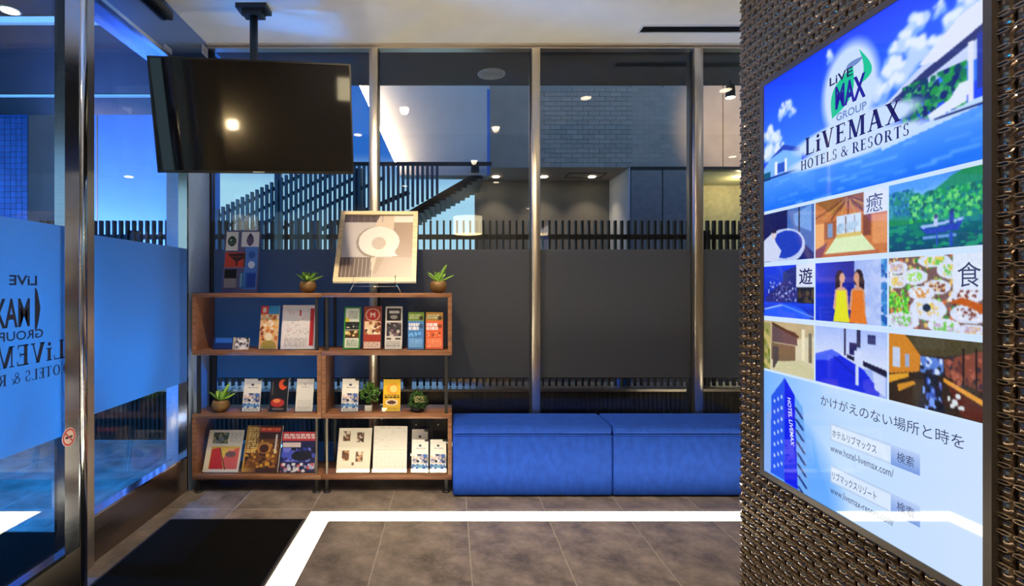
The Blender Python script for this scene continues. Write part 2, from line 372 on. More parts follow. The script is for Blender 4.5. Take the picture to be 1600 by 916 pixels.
# walls that close the lobby behind the viewpoint
struct(MB().box(LX - .1, 6.1, -4.4, -4.3, 0, CEIL).build('wall_rear', INTW))
struct(MB().box(6.0, 6.1, -4.3, GY, 0, CEIL).build('wall_far', INTW))
struct(MB().box(LX - .1, LX, -4.3, -.2, 0, CEIL).build('wall_entry', INTW))

# back glass wall: head channel, mullions, panes with frosted film
hd = struct(MB().box(LX, 6, 3.40, 3.458, 2.782, CEIL).box(LX, 6, 3.385, 3.40, 2.796, CEIL).build('trim_1', STEEL)); tag(hd, 'steel head channel along the top of the back glazing')
struct(MB().box(LX, 6, 3.41, 3.51, 0, .055).build('trim_2', STEEL_H))
MX = [-.497, .559, 1.617, 2.675, 3.733, 4.791]
for i, mx in enumerate(MX):
    o = MB().rbox(mx - .028, mx + .028, 3.395, 3.52, .055, 2.785, .003, 1).build('trim_%d' % (3 + i), STEEL); struct(o)
    tag(o, 'upright steel mullion of the back glazing')
edges = [LX - .012] + MX + [6.0]
for i in range(len(edges) - 1):
    a, b = edges[i] + .028, edges[i + 1] - .028
    w = struct(empty('window_%d' % (i + 1), ((a + b) / 2, GY, .055))); tag(w, 'tall fixed glass pane of the back wall')
    MB().box(a, b, GY - .005, GY + .005, .055, 2.785).build('glass', GLASS, w)
    tag(MB().box(a + .001, b - .001, GY - .0075, GY - .0055, .636, 1.479).build('frosted_film', FILM, w), 'frosted film band')
    MB().box(a, a + .006, GY - .012, GY + .012, .055, 2.785).box(b - .006, b, GY - .012, GY + .012, .055, 2.785).build('gasket', BLACK, w)

# left side: header, corner post, fixed pane, sliding leaf
h = struct(MB().box(LX - .17, LX, -.2, GY, 2.535, CEIL).build('trim_20', pm('satin_steel_header', (.20, .33, .66), .2, 1., .06, 6, (2, 60, 2), rvar=.06))); tag(h, 'wide steel header box above the sliding glass door')  # blue light on the header is put into the steel's base colour
struct(MB().box(LX - .02, LX + .012, -.2, 3.12, 2.515, 2.535).build('trim_21', CHROME))
DSTEEL = pm('door_steel', (.50, .56, .68), .17, 1., .1, 9, (2, 2, 60), rvar=.08)  # bluish base stands in for what the stile reflects
p = struct(MB().box(LX - .12, LX, 3.13, GY, 0, 2.535).build('trim_22', pm('post_steel', (.44, .60, .90), .36, .15, .15, 9, (2, 2, 60), rvar=.1))); tag(p, 'broad brushed steel corner post between door and back glazing')  # blue reflections on the post are put into its base colour
struct(MB().box(LX - .04, LX + .012, 3.112, 3.13, .0, 2.535).build('trim_23', CHROME))
struct(MB().box(LX, LX + .010, 3.43, GY, 0, CEIL).build('trim_24', BLACK))
pst = struct(MB().box(LX - .10, LX + .006, 2.225, 2.31, 0, 2.535).build('trim_25', STEEL)); tag(pst, 'steel post between sliding leaf and fixed side pane')
struct(MB().box(LX - .09, LX - .02, 2.31, 3.13, 0, .205).box(LX - .02, LX - .012, 2.31, 3.13, .0, .205).build('trim_26', STEEL_H))
struct(MB().box(LX - .06, LX - .005, 2.31, 3.112, .205, .216).build('trim_27', CHROME))
w = struct(empty('window_9', (LX - .04, 2.7, .2))); tag(w, 'fixed glass pane beside the sliding door')
MB().box(LX - .045, LX - .035, 2.31, 3.13, .2, 2.53).build('glass', GLASS, w)
tag(MB().box(LX - .0335, LX - .032, 2.311, 3.112, .655, 1.465).build('frosted_film', FILM, w), 'frosted film band')
DX = -1.50
d1 = struct(empty('door_1', (DX, 1.6, .01))); tag(d1, 'sliding glass door leaf with frosted band and hotel lettering')
MB().box(DX - .005, DX + .005, 1.10, 2.02, .2, 2.5).build('glass', GLASS, d1)
fm = MB().box(DX + .0055, DX + .007, 1.101, 2.012, .655, 1.465).build('frosted_film', FILM, d1)
MB().box(DX - .02, DX + .02, 2.012, 2.095, .01, 2.515).build('stile', DSTEEL, d1)
MB().rbox(DX - .024, DX + .026, 2.095, 2.132, .01, 2.515, .003, 1).build('edge_strip', CHROME, d1)
MB().box(DX - .02, DX + .02, 1.02, 1.10, .01, 2.515).build('stile', STEEL, d1)
MB().box(DX - .022, DX + .022, 1.02, 2.132, .012, .19).build('bottom_rail', STEEL_H, d1)
MB().box(DX - .018, DX + .024, 1.10, 2.012, .19, .204).build('rail_edge', CHROME, d1)
MB().box(DX - .02, DX + .02, 1.02, 2.132, 2.49, 2.515).build('top_rail', STEEL, d1)
# mirrored lettering on the door film (reads the right way round from outside)
UD, UP = (0, -1, 0), (0, 0, 1); lx = DX + .0078
def dz(py, y): return Zp(py, y)
place_text(serif_polys('LiVEMAX'), 'lettering', (lx, 2.025, .955), UD, UP, .46, .072, DARKINK, fm)
place_text(serif_polys('HOTELS & RESORTS'), 'lettering', (lx, 2.045, .895), UD, UP, .52, .040, DARKINK, fm)
place_text(sans_polys('GROUP', .01), 'lettering', (lx, 1.92, 1.045), UD, UP, .19, .032, DARKINK, fm)
place_text(sans_polys('LiVE', .02), 'lettering', (lx, 1.892, 1.235), UD, UP, .12, .035, DARKINK, fm)
place_text(sans_polys('MAX', .02), 'lettering', (lx, 1.86, 1.09), UD, UP, .16, .10, DARKINK, fm)
m = MB(); n = 20
pts = [(1.886 + .022 * (1 - abs(t)) * 1, 1.15 + .075 * math.sin(t * math.pi / 2)) for t in np.linspace(-1, 1, n)] + [(1.882, 1.15 + .075 * math.sin(t * math.pi / 2)) for t in np.linspace(1, -1, n)]
m.add([(lx, a, b) for a, b in pts], [tuple(range(len(pts)))]); m.build('emblem', DARKINK, fm)
# no smoking sticker on the leaf
st = tag(empty('warning_sticker', (lx, 2.03, .62)), 'round red no smoking sticker on the door stile', 'sticker')
sy, sz, sx_ = 2.032, Zp(683, 2.035), DX + .0212
def disc(cy, cz, r, x, n=28): return [(x, cy + r * math.cos(k * 2 * math.pi / n), cz + r * math.sin(k * 2 * math.pi / n)) for k in range(n)]
MB().prism(disc(sy, sz, .036, sx_ - .001), (.0012, 0, 0)).build('disc', pm('pink_vinyl', (.75, .55, .5), .5), st)
a, b = disc(sy, sz, .033, sx_ + .0006), disc(sy, sz, .026, sx_ + .0006); MB().add(a + b, [(i, (i + 1) % 28, (i + 1) % 28 + 28, i + 28) for i in range(28)]).build('ring', RED, st)
MB().add([(sx_ + .0009, sy + p, sz + q) for p, q in ((-.022, .018), (-.018, .022), (.022, -.018), (.018, -.022))], [(0, 1, 2, 3)]).build('slash', RED, st)
MB().add([(sx_ + .0007, sy + p, sz + q) for p, q in ((-.018, -.004), (.018, -.004), (.018, .004), (-.018, .004))], [(0, 1, 2, 3)]).build('cigarette', DARKINK, st)
# notices on the steel and the glass above the door
for px, lab in ((320, 'small white printed notice on the steel post under the ceiling'), (262, 'small white printed notice on the door header, left of the other notice')):
    Y = -F * LX / (VX - px); o = (LX + .0034, Y + .037, Zp(73, Y)); c = Cv(26, 18, (215, 215, 225)).rows(.1, .12, .92, .95, 5, (120, 120, 140), 3)
    nn = tag(empty('paper_notice', (LX, Y, Zp(87, Y))), lab, 'notice')
    MB().box(LX + .0005, LX + .003, Y - .037, Y + .037, Zp(87, Y), Zp(73, Y)).build('backing', PAPER, nn)
    c.build('print', o, (0, -.074, 0), (0, 0, -(Zp(73, Y) - Zp(87, Y))), PRINT, nn)
ds = tag(empty('door_sensor', (LX, 2.8, 2.7)), 'black motion sensor on the steel header above the door', 'sensor')
MB().rbox(LX, LX + .035, 2.70, 2.92, 2.715, 2.765, .008, 2).build('housing', BLACK, ds); MB().box(LX + .034, LX + .037, 2.74, 2.88, 2.73, 2.75).build('lens', pm('smoked_lens', (.03, .03, .04), .1), ds)

# mosaic pillar: structure with barrel-shaped glazed tiles in a basket weave
WX, P0, P1, PB = 1.008, .45, 1.804, 1.75
pil = struct(MB().box(WX, PB, P0, P1, 0, CEIL).build('wall_right', MGROUT)); tag(pil, 'pillar clad in glossy bronze woven mosaic tiles')
PT = .0302
def barrel(vertical, ring):
    hh, hw, g = .0100, PT / 2 - .0007, PT / 2 - .0007; prof = []
    for t in np.linspace(-1, 1, 7): prof.append((t * hw, .0015 + hh * (1 - t * t)))
    rings = [(-g, .55, 0), (-g + .0022, 1, 0), (g - .0022, 1, 0), (g, .55, 0)]; vs = []
    for pos, k, _ in rings:
        for a, e in prof:
            e2 = e if k == 1 else max(.0004, e - .0022); vs.append((-e2, pos, a) if not vertical else (-e2, a, pos))
    n = 7; fs = []; sm = []
    for r in range(3):
        for k in range(n - 1): fs.append((r * n + k, r * n + k + 1, (r + 1) * n + k + 1, (r + 1) * n + k)); sm.append(r == 1)
    fs += [tuple(range(n)), tuple(range(3 * n, 4 * n))]; sm += [False, False]
    me = bpy.data.meshes.new('mosaic_tile'); me.from_pydata(vs, [], fs); me.polygons.foreach_set('use_smooth', sm)
    bm = bmesh.new(); bm.from_mesh(me); bmesh.ops.recalc_face_normals(bm, faces=bm.faces)
    if sum(f.normal.x * f.calc_area() for f in bm.faces) > 0: bmesh.ops.reverse_faces(bm, faces=bm.faces)
    if ring:                                        # lens-shaped eyelet with a raised rim where two tiles meet
        nr, X0 = 14, -.0118; zc = PT / 2
        tor = []
        for k in range(nr):
            a = k * 2 * math.pi / nr; cy, cz = .0118 * math.cos(a), .0036 * math.sin(a); n2_ = Vector((0, math.cos(a), math.sin(a) * 1.5)).normalized()
            tor.append([bm.verts.new((X0 + dx, cy + n2_.y * dr, zc + cz + n2_.z * dr)) for dx, dr in ((.010, .0013), (-.0008, .0007), (-.0008, -.0006), (.0035, -.0009))])
        for k in range(nr):
            p_, q_ = tor[k], tor[(k + 1) % nr]
            for j in range(3): f = bm.faces.new((p_[j], q_[j], q_[j + 1], p_[j + 1])); f.material_index = 1
        f = bm.faces.new([t_[3] for t_ in tor]); f.material_index = 2
        bm.normal_update()
    bm.to_mesh(me); bm.free(); me.materials.append(MOSAIC); me.materials.append(pm('bronze_rim', (.30, .215, .14), .25, .35, .1)); me.materials.append(MGROUT); me.update(); return me
BA, BB = barrel(True, True), barrel(False, True); CA, CB = barrel(True, False), barrel(False, False)
SX, SY0, SY1, SZ0, SZ1 = .988, .969, 1.649, .651, 1.861       # the lit area of the display
cells = []; ncol = int((P1 - P0) / PT); nrow = int(CEIL / PT)
for i in range(ncol):
    for j in range(nrow):
        y, z = P1 - (i + .5) * PT, (j + .5) * PT
        if SY0 - .012 < y < SY1 + .012 and SZ0 - .012 < z < SZ1 + .012: continue
        k = (VX + WX * F / y, VY - (z - CH) * F / y); vis = k[0] < 1606 and -6 < k[1] < 922
        cells.append((-(1 / y ** 2) if vis else 0, y, z, (i + j) % 2))
cells.sort()
Q = random.Random(5)
for s_, y, z, par in cells[:300]:
    o = shared('mosaic_tile', BA if par else BB, (WX, y, z), pil); o.rotation_euler = (Q.gauss(0, .012), Q.gauss(0, .03), Q.gauss(0, .03))
def tile_mass(name, items, rot=False):
    vs, fs, sm, mi = [], [], [], []
    for y, z, par in items:
        me = (CA if par else CB) if rot else (BA if par else BB); n = len(vs); a, b = Q.gauss(0, .03), Q.gauss(0, .03)
        for v in me.vertices:
            e = v.co.x + v.co.y * a + v.co.z * b
            vs.append((WX + e, y + v.co.y, z + v.co.z) if not rot else (y + v.co.y, P1 - e, z + v.co.z))
        for pl in me.polygons: fs.append([q + n for q in (pl.vertices if not rot else pl.vertices)]); sm.append(pl.use_smooth); mi.append(pl.material_index)
    me = bpy.data.meshes.new(name); me.from_pydata(vs, [], fs); me.polygons.foreach_set('use_smooth', sm); me.polygons.foreach_set('material_index', mi)
    for q_ in BA.materials: me.materials.append(q_)
    me.update()
    o = bpy.data.objects.new(name, me); COL.objects.link(o); o.parent = pil; o['kind'] = 'stuff'; return o
tile_mass('mosaic_tiles', [(y, z, par) for s_, y, z, par in cells[300:]])
tile_mass('mosaic_tiles', [(WX + (i + .5) * PT, (j + .5) * PT, (i + j) % 2) for i in range(int((PB - WX) / PT)) for j in range(nrow)], True)

# ================================================================== FLOOR LIGHT, MATS
fs_ = tag(empty('floor_light', (-.69, 2.8, 0)), 'glowing L-shaped light strip set into the slate floor', 'floor light')
MB().prism([(-.757, -1.2, -.004), (-.640, -1.2, -.004), (-.640, 2.748, -.004), (2.6, 2.748, -.004), (2.6, 2.865, -.004), (-.757, 2.865, -.004)], (0, 0, .0055)).build('diffuser', LED, fs_)
MB().box(-.761, -.757, -1.2, 2.869, -.004, .002).box(-.757, 2.6, 2.865, 2.869, -.004, .002).box(-.640, -.636, -1.2, 2.744, -.004, .002).box(-.636, 2.6, 2.744, 2.748, -.004, .002).build('edge_trim', STEEL, fs_)
def mat_(name, x0, x1, y0, y1, lab):
    e = tag(empty(name, ((x0 + x1) / 2, (y0 + y1) / 2, 0)), lab, 'doormat')
    MB().box(x0 + .012, x1 - .012, y0 + .012, y1 - .012, .0004, .0075).build('pile', MAT_, e)
    MB().box(x0, x0 + .012, y0, y1, .0004, .006).box(x1 - .012, x1, y0, y1, .0004, .006).box(x0 + .012, x1 - .012, y0, y0 + .012, .0004, .006).box(x0 + .012, x1 - .012, y1 - .012, y1, .0004, .006).build('border', BLACK, e)
mat_('doormat', -1.478, -.765, -.4, 2.765, 'black doormat inside the door beside the glowing floor strip')
mat_('doormat', -3.6, -1.68, -.4, 2.62, 'dark doormat outside the sliding glass door')

# ================================================================== BENCHES
def bench(x0, x1, lab):
    e = tag(empty('bench_seat', ((x0 + x1) / 2, 3.22, 0)), lab, 'bench', 'blue upholstered bench blocks along the back glazing')
    MB().box(x0 + .01, x1 - .01, 3.085, 3.375, 0, .03).build('plinth', BLACK, e)
    y0, y1, zt = 3.065, 3.385, .418
    nx, ny = 28, 14; vs = []; m = MB()
    MB().rbox(x0, x1, y0, y1, .008, .365, .012, 3).build('upholstery', VELVET, e)
    bm = bmesh.new(); bmesh.ops.create_cube(bm, size=1)
    for v in bm.verts: v.co = Vector(((x0 + x1) / 2 + v.co.x * (x1 - x0), (y0 + y1) / 2 + v.co.y * (y1 - y0), .39 + v.co.z * .056))
    bmesh.ops.bevel(bm, geom=bm.edges[:], offset=.022, segments=4, profile=.6, affect='EDGES'); bm.verts.index_update()
    m.add([v.co.copy() for v in bm.verts], [[v.index for v in f.verts] for f in bm.faces], True); bm.free()
    m.build('seat_pad', VELVET, e)
    MB().tube([(x0 + .012, y0 + .001, .364), (x1 - .012, y0 + .001, .364)], .004, 6).tube([(x1 - .004, y0 + .002, .02), (x1 - .004, y0 + .002, .36)], .003, 6).build('piping', VELVET, e)
bench(.017, .951, 'blue velvet bench block standing next to the walnut shelf')
bench(.956, 1.89, 'blue velvet bench block running behind the mosaic pillar')

# ================================================================== SHELVES
FY, BY = 3.134, 3.385
def shelf(x0, x1, outer, lab):                     # outer: -1 if the outer side is at x0, +1 if at x1
    e = tag(empty('shelving_unit', ((x0 + x1) / 2, 3.26, 0)), lab, 'shelf', 'walnut shelving units'); t = .024
    for z0, z1 in ((1.169, 1.195), (.822, .850), (.443, .471), (.077, .106)): MB().rbox(x0, x1, FY, BY, z0, z1, .0015, 1).build('shelf_board', WALNUT, e)
    ox = (x0, x0 + t) if outer < 0 else (x1 - t, x1); ix = (x1 - t, x1) if outer < 0 else (x0, x0 + t)
    MB().box(*ox, FY + .001, BY - .001, .850, 1.169).build('side_panel', WALNUT, e)
    MB().box(*ix, FY + .001, BY - .001, .471, .822).build('side_panel', WALNUT, e)
    MB().box(*ox, FY + .001, BY - .001, .106, .443).build('side_panel', WALNUT, e)
    op = x0 + .034 if outer < 0 else x1 - .034; ip = x1 - .03 if outer < 0 else x0 + .03
    for y in (FY + .016, BY - .016):
        MB().box(op - .009, op + .009, y - .009, y + .009, .471, .822).build('post', BLACK, e)
        MB().box(ip - .009, ip + .009, y - .009, y + .009, .850, 1.169).build('post', BLACK, e)
        MB().box(ip - .006, ip + .006, y - .006, y + .006, .106, .443).build('post', STEEL_H if y < 3.2 else BLACK, e)
        for q in (op, ip):
            MB().box(q - .009, q + .009, y - .009, y + .009, .008, .077).lathe([(.026, 0), (.026, .006), (.014, .010)], (q, y, 0), 16).build('foot', BLACK, e)
shelf(-1.544, -.771, -1, 'walnut open shelving unit at the corner by the glass door')
shelf(-.769, .0115, 1, 'walnut open shelving unit beside the blue bench')

# ================================================================== WALL DISPLAY
SW, SH = SY1 - SY0, SZ1 - SZ0
disp = tag(empty('display_screen', (SX, (SY0 + SY1) / 2, SZ0)), 'large upright lit advertising screen on the mosaic pillar', 'screen')
bz = .016
m = MB()
for (a, b, c, d) in ((SY0 - bz, SY0, SZ0 - bz, SZ1 + bz), (SY1, SY1 + bz, SZ0 - bz, SZ1 + bz), (SY0, SY1, SZ0 - bz, SZ0), (SY0, SY1, SZ1, SZ1 + bz)):
    m.box(SX - .002, SX + .013, a, b, c, d)
m.build('bezel', BEZEL, disp)
MB().box(SX + .002, WX + .004, SY0 - bz + .004, SY1 + bz - .004, SZ0 - bz + .004, SZ1 + bz - .004).build('housing', BLACK, disp)
def spic(name, cv, u0, v0, u1, v1, layer=0, parent=disp):
    x = SX + .0015 - layer * .0004
    return cv.build(name, (x, SY1 - u0 * SW, SZ1 - v0 * SH), (0, -(u1 - u0) * SW, 0), (0, 0, -(v1 - v0) * SH), DISPLAY, parent)
def emat(name, c, es=1.):
    return pm('display_' + name, (.01, .01, .01), .03, 0, 0, spec=.35, emit=tuple(lin(c)), es=es)
def stext(polys, u0, vbase, u1, hv, mat, parent, layer=2):
    return place_text(polys, 'lettering', (SX + .0015 - layer * .0004, SY1 - u0 * SW, SZ1 - vbase * SH), (0, -1, 0), (0, 0, 1), (u1 - u0) * SW if u1 else None, hv * SH, mat, parent)
# whole ground of the screen
c = Cv(60, 100, (205, 228, 255)); spic('backlit_panel', c, 0, 0, 1, 1, -1)
# header: sky, clouds, pool, pavilion
c = Cv(320, 188, (30, 70, 250)).vgrad(0, 0, 1, .62, (18, 62, 255), (60, 130, 255))
def cloud(c, pts, seed):                                   # a heap of puffs, shaded below and white on top
    q = random.Random(seed)
    for cc, dy, k in (((120, 170, 255), .02, 1.0), ((185, 212, 255), 0, .85), ((226, 238, 255), -.02, .62)):
        for (u, v, r) in pts:
            for _ in range(5): c.ell(u + q.gauss(0, r * .6), v + dy + q.gauss(0, r * .7), r * k * q.uniform(.5, .9), r * k * q.uniform(.5, .9) * 1.6, cc)
cloud(c, [(.04, .40, .03), (.08, .46, .03), (.03, .54, .035), (.10, .56, .03)], 1); cloud(c, [(.13, .29, .02), (.17, .25, .02), (.20, .31, .015)], 2)
cloud(c, [(.66, .46, .035), (.70, .36, .035), (.74, .26, .03), (.78, .18, .028), (.73, .42, .04), (.79, .32, .035)], 3)
cloud(c, [(.86, .36, .03), (.91, .28, .03), (.96, .21, .035), (1.0, .17, .035)], 4); cloud(c, [(.42, .08, .014), (.87, .17, .014)], 6)
c.vgrad(0, .74, 1, 1, (90, 160, 255), (20, 110, 250))
for k in range(60):
    q = random.Random(k); u, v = q.uniform(0, 1), q.uniform(.77, 1); c.line(u, v, u + q.uniform(.03, .1), v, .008, (60, 140, 255) if k % 2 else (110, 180, 255))
c.blur(5)
c.poly([(0, .66), (.05, .6), (.14, .54), (.22, .58), (.26, .60), (.26, .74), (0, .74)], (120, 180, 250)).poly([(.05, .60), (.14, .53), (.25, .60), (.25, .63), (.14, .57)], (30, 60, 190)).rect(.08, .64, .1, .74, (235, 240, 255)).rect(.15, .64, .165, .74, (235, 240, 255))
c.rect(.1, .66, .15, .73, (20, 70, 200)).rect(0, .70, .05, .76, (10, 90, 130)).rect(0, .745, .26, .755, (15, 30, 120))
c.poly([(.62, .60), (.84, .40), (1, .30), (1, .52), (.9, .50), (.8, .58), (.68, .66)], (200, 215, 255)).poly([(.60, .62), (.82, .46), (1, .36), (1, .41), (.84, .50), (.66, .64)], (45, 55, 120))
c.poly([(.80, .42), (.93, .27), (1, .24), (1, .36), (.86, .44)], (225, 232, 255))
c.blobs(.74, .5, .95, .72, [(20, 120, 90), (30, 150, 80), (10, 60, 110), (60, 170, 110), (20, 40, 120)], 260, .005, .013, 9).rect(.955, .42, .97, .72, (225, 230, 250)).rect(.98, .40, 1, .66, (40, 60, 170))
c.poly([(.83, .70), (.90, .66), (.93, .60), (.96, .60), (.95, .70), (.84, .74)], (225, 235, 255)).poly([(.66, .77), (1, .70), (1, .74), (.66, .81)], (190, 220, 255)).rect(.85, .73, 1, .742, (25, 40, 120))
for (a, b, ra, rb) in ((.515, .36, .115, .25), (.51, .62, .25, .075), (.51, .735, .28, .055)): c.ell(a, b, ra, rb, (200, 222, 255), .7)
hp = spic('header_picture', c.blur(1), 0, 0, 1, .327)
NAVY = emat('navy', (30, 18, 150)); DNAVY = emat('dark_navy', (22, 16, 90)); GREEN = emat('green', (25, 195, 150)); GREYB = emat('grey_blue', (110, 140, 200)); INK = emat('ink', (60, 70, 110)); SMOKE = emat('pale', (225, 236, 255))
def blob_(pts, mat, layer):
    MB().add([(SX + .0015 - layer * .0004, SY1 - u * SW, SZ1 - v * SH) for u, v in pts], [tuple(range(len(pts)))[::-1]]).build('emblem', mat, hp)
def leafshape(u0, v0, u1, v1, w0, w1, n=14):
    L, Rr = [], []
    for i in range(n + 1):
        t = i / n; bx = u0 + (u1 - u0) * t; by = v0 + (v1 - v0) * t; s_ = math.sin(math.pi * t); L.append((bx - w0 * s_, by - w0 * s_ * .3)); Rr.append((bx - w1 * s_, by - w1 * s_ * .3))
    return L + Rr[::-1]
blob_(leafshape(.432, .163, .535, .074, .045, -.045), GREEN, 1); blob_(leafshape(.57, .118, .562, .046, -.055, -.018), GREEN, 1); blob_(leafshape(.50, .076, .585, .066, .022, -.012)[::-1], GREYB, 1)
stext(sans_polys('LiVE', .015), .420, .092, .535, .018, DNAVY, hp); stext(sans_polys('MAX', .035), .45, .148, .595, .049, NAVY, hp, 3); stext(sans_polys('GROUP', .02), .455, .1735, .598, .0165, GREYB, hp)
stext(serif_polys('LiVEMAX'), .283, .221, .738, .0395, DNAVY, hp); stext(serif_polys('HOTELS & RESORTS', .14), .256, .2525, .766, .0225, DNAVY, hp)

C = [(0, .333), (.341, .683), (.690, 1)]; V_ = [(.335, .4585), (.470, .597), (.609, .733)]
def cell(i, j, cv, name='picture'): return spic(name, cv.blur(1), C[i][0], V_[j][0], C[i][1], V_[j][1])
N = (120, 76)
# row 1: tub by a window, bath hall, canoe on a wooded lake
c = Cv(*N, (20, 35, 120)).rect(0, 0, .5, .5, (15, 20, 90)).poly([(.5, 0), (1, 0), (1, .9), (.75, .62), (.5, .35)], (70, 110, 190)).poly([(.62, .12), (.95, .0), (.95, .5), (.65, .33)], (110, 160, 230)).rect(.72, 0, .74, .6, (20, 30, 70)).ell(.42, .72, .42, .36, (190, 205, 245)).ell(.46, .68, .33, .27, (25, 60, 190)).poly([(0, .55), (.2, .4), (.26, .6), (.38, .8), (.3, 1), (0, 1)], (205, 215, 245)).ell(.22, .45, .06, .09, (215, 205, 215)).rect(.18, .36, .27, .42, (30, 25, 60)); cell(0, 0, c.noise(7, 1))
c = Cv(*N, (200, 120, 70)).poly([(0, 0), (1, 0), (.7, .3), (.5, .12), (.3, .3)], (150, 95, 45))
for k in range(9): c.line(.5, .02, k / 8, .42 - .25 * abs(k / 8 - .5), .02, (205, 150, 70) if k % 2 else (110, 55, 45))
c.rect(.33, .32, .68, .66, (205, 225, 255)).rect(.46, .34, .475, .66, (120, 80, 90)).rect(.58, .34, .595, .66, (120, 80, 90)).blobs(.33, .45, .68, .6, [(150, 185, 220), (175, 205, 235)], 14, .02, .05, 4).rect(.15, .38, .32, .68, (160, 90, 60)).rect(.2, .42, .27, .66, (120, 150, 200)).rect(.7, .36, .8, .7, (130, 70, 60)).rect(.0, .4, .14, .9, (235, 170, 110)).rect(.82, .4, 1, .85, (225, 150, 95)).poly([(.33, .66), (.68, .66), (.88, .98), (.12, .98)], (215, 235, 190)).rect(.33, .62, .68, .68, (215, 190, 110)).rect(.10, .94, .9, 1, (185, 105, 70)).poly([(0, .86), (.2, .74), (.1, 1), (0, 1)], (130, 70, 100)).rect(.71, 0, 1, .36, (220, 228, 250)); p2 = cell(1, 0, c.noise(7, 2))
stext(sans_polys('癒', 0), C[1][0] + .255, .378, C[1][0] + .325, .036, INK, p2)
c = Cv(*N, (60, 150, 235)).vgrad(0, 0, 1, .3, (70, 140, 240), (130, 200, 255)).poly([(0, .2), (.2, .12), (.45, .26), (.7, .05), (1, -.1), (1, .72), (0, .72)], (30, 140, 90)).blobs(0, .12, .3, .5, [(20, 90, 150), (30, 120, 140), (60, 150, 170)], 120, .01, .025, 11).blobs(.25, .2, 1, .62, [(20, 150, 70), (60, 190, 80), (10, 95, 70), (110, 215, 100), (15, 120, 110)], 520, .010, .026, 12).poly([(0, 0), (.65, 0), (.4, .18), (.18, .06), (0, .14)], (80, 155, 245)).vgrad(0, .62, 1, 1, (10, 110, 120), (10, 70, 110)).blobs(0, .64, 1, 1, [(15, 130, 110), (10, 85, 120), (30, 150, 120)], 60, .02, .06, 13, .4)
c.poly([(.36, .68), (.48, .72), (.74, .68), (.82, .64), (.76, .78), (.44, .80)], (40, 70, 190)).poly([(.36, .67), (.82, .62), (.8, .66), (.4, .71)], (160, 190, 255)).rect(.52, .58, .56, .70, (190, 205, 255)).rect(.68, .56, .72, .68, (40, 60, 160)).ell(.54, .56, .02, .035, (70, 60, 110)).ell(.70, .53, .02, .035, (30, 40, 120)).rect(.4, .82, .74, .86, (110, 160, 235)).rect(.54, .8, .56, .96, (40, 80, 200)).rect(.68, .8, .71, .98, (40, 80, 200)); cell(2, 0, c.noise(6, 3))
# row 2: hotel by night, two women in summer dresses, a table of dishes
c = Cv(*N, (15, 40, 190)).vgrad(0, 0, 1, .5, (20, 60, 235), (15, 50, 190)).poly([(.05, .62), (.42, .3), (.42, .12), (.7, .02), (.7, .7), (.05, .74)], (35, 45, 130)).blobs(.1, .3, .68, .68, [(190, 200, 250), (120, 130, 220), (25, 30, 100), (20, 25, 90)], 150, .006, .014, 21).rect(.7, .42, 1, .72, (25, 28, 50)).blobs(.72, .45, 1, .7, [(60, 55, 50), (20, 25, 40), (80, 70, 60)], 18, .02, .04, 22).vgrad(0, .72, 1, 1, (25, 70, 240), (10, 30, 170)).ell(.45, 1.05, .5, .3, (30, 90, 255)).line(.02, .86, .4, .76, .03, (150, 190, 255)).line(.4, .76, 1, .96, .03, (90, 140, 250)).rect(.68, 0, 1, .42, (215, 226, 250)); p2 = cell(0, 1, c.noise(6, 4))
stext(sans_polys('遊', .01), C[0][0] + .245, .517, C[0][0] + .325, .038, DNAVY, p2)
c = Cv(*N, (20, 45, 200)).hgrad(0, 0, .58, 1, (20, 55, 225), (15, 30, 150)).hgrad(.58, 0, 1, 1, (150, 175, 245), (195, 210, 250)).blobs(.6, 0, .93, 1, [(165, 188, 245), (185, 203, 250)], 40, .02, .06, 25).blobs(.93, 0, 1, 1, [(60, 130, 210), (90, 170, 230), (30, 90, 180)], 30, .02, .04, 26)
for cx, d, skin, hair in ((.40, (225, 225, 40), (215, 165, 145), (40, 20, 45)), (.63, (225, 120, 40), (205, 150, 125), (35, 18, 40))):
    c.ell(cx - (.02 if cx < .5 else -.01), .28, .065, .14, hair).ell(cx - .05 if cx < .5 else cx + .055, .38, .035, .13, hair).ell(cx + (.015 if cx < .5 else -.015), .27, .04, .085, skin).rect(cx - .02, .34, cx + .02, .44, skin).poly([(cx - .09, .46), (cx - .03, .42), (cx + .04, .42), (cx + .09, .47), (cx + .11, .78), (cx + .07, .8), (cx - .08, .8), (cx - .12, .78)], skin).poly([(cx - .065, .47), (cx + .065, .47), (cx + .085, .72), (cx + .125, 1), (cx - .12, 1), (cx - .08, .72)], d)
cell(1, 1, c.noise(5, 5))
c = Cv(*N, (120, 90, 90)).blobs(0, 0, 1, 1, [(120, 200, 80), (90, 60, 60), (225, 190, 110), (60, 140, 70), (215, 110, 70), (235, 235, 245)], 320, .01, .025, 31)
for k, (a, b, ra, rb) in enumerate(((.1, .14, .13, .09), (.52, .07, .17, .09), (.3, .28, .15, .11), (.72, .2, .17, .12), (.1, .34, .12, .1), (.55, .42, .14, .1), (.85, .52, .16, .1), (.38, .5, .15, .1), (.45, .72, .2, .15), (.16, .9, .2, .13), (.86, .76, .18, .12), (.62, .93, .17, .1), (.9, .96, .14, .08))):
    c.ell(a, b, ra, rb, (215, 225, 250)); q = random.Random(k)
    c.blobs(a - ra * .6, b - rb * .6, a + ra * .6, b + rb * .6, [((150, 220, 90), (230, 205, 90), (215, 150, 80), (190, 170, 200), (120, 60, 50), (90, 160, 130))[q.randrange(6)], ((235, 235, 245), (225, 190, 140), (110, 200, 80))[q.randrange(3)]], 40, .007, .016, 40 + k)
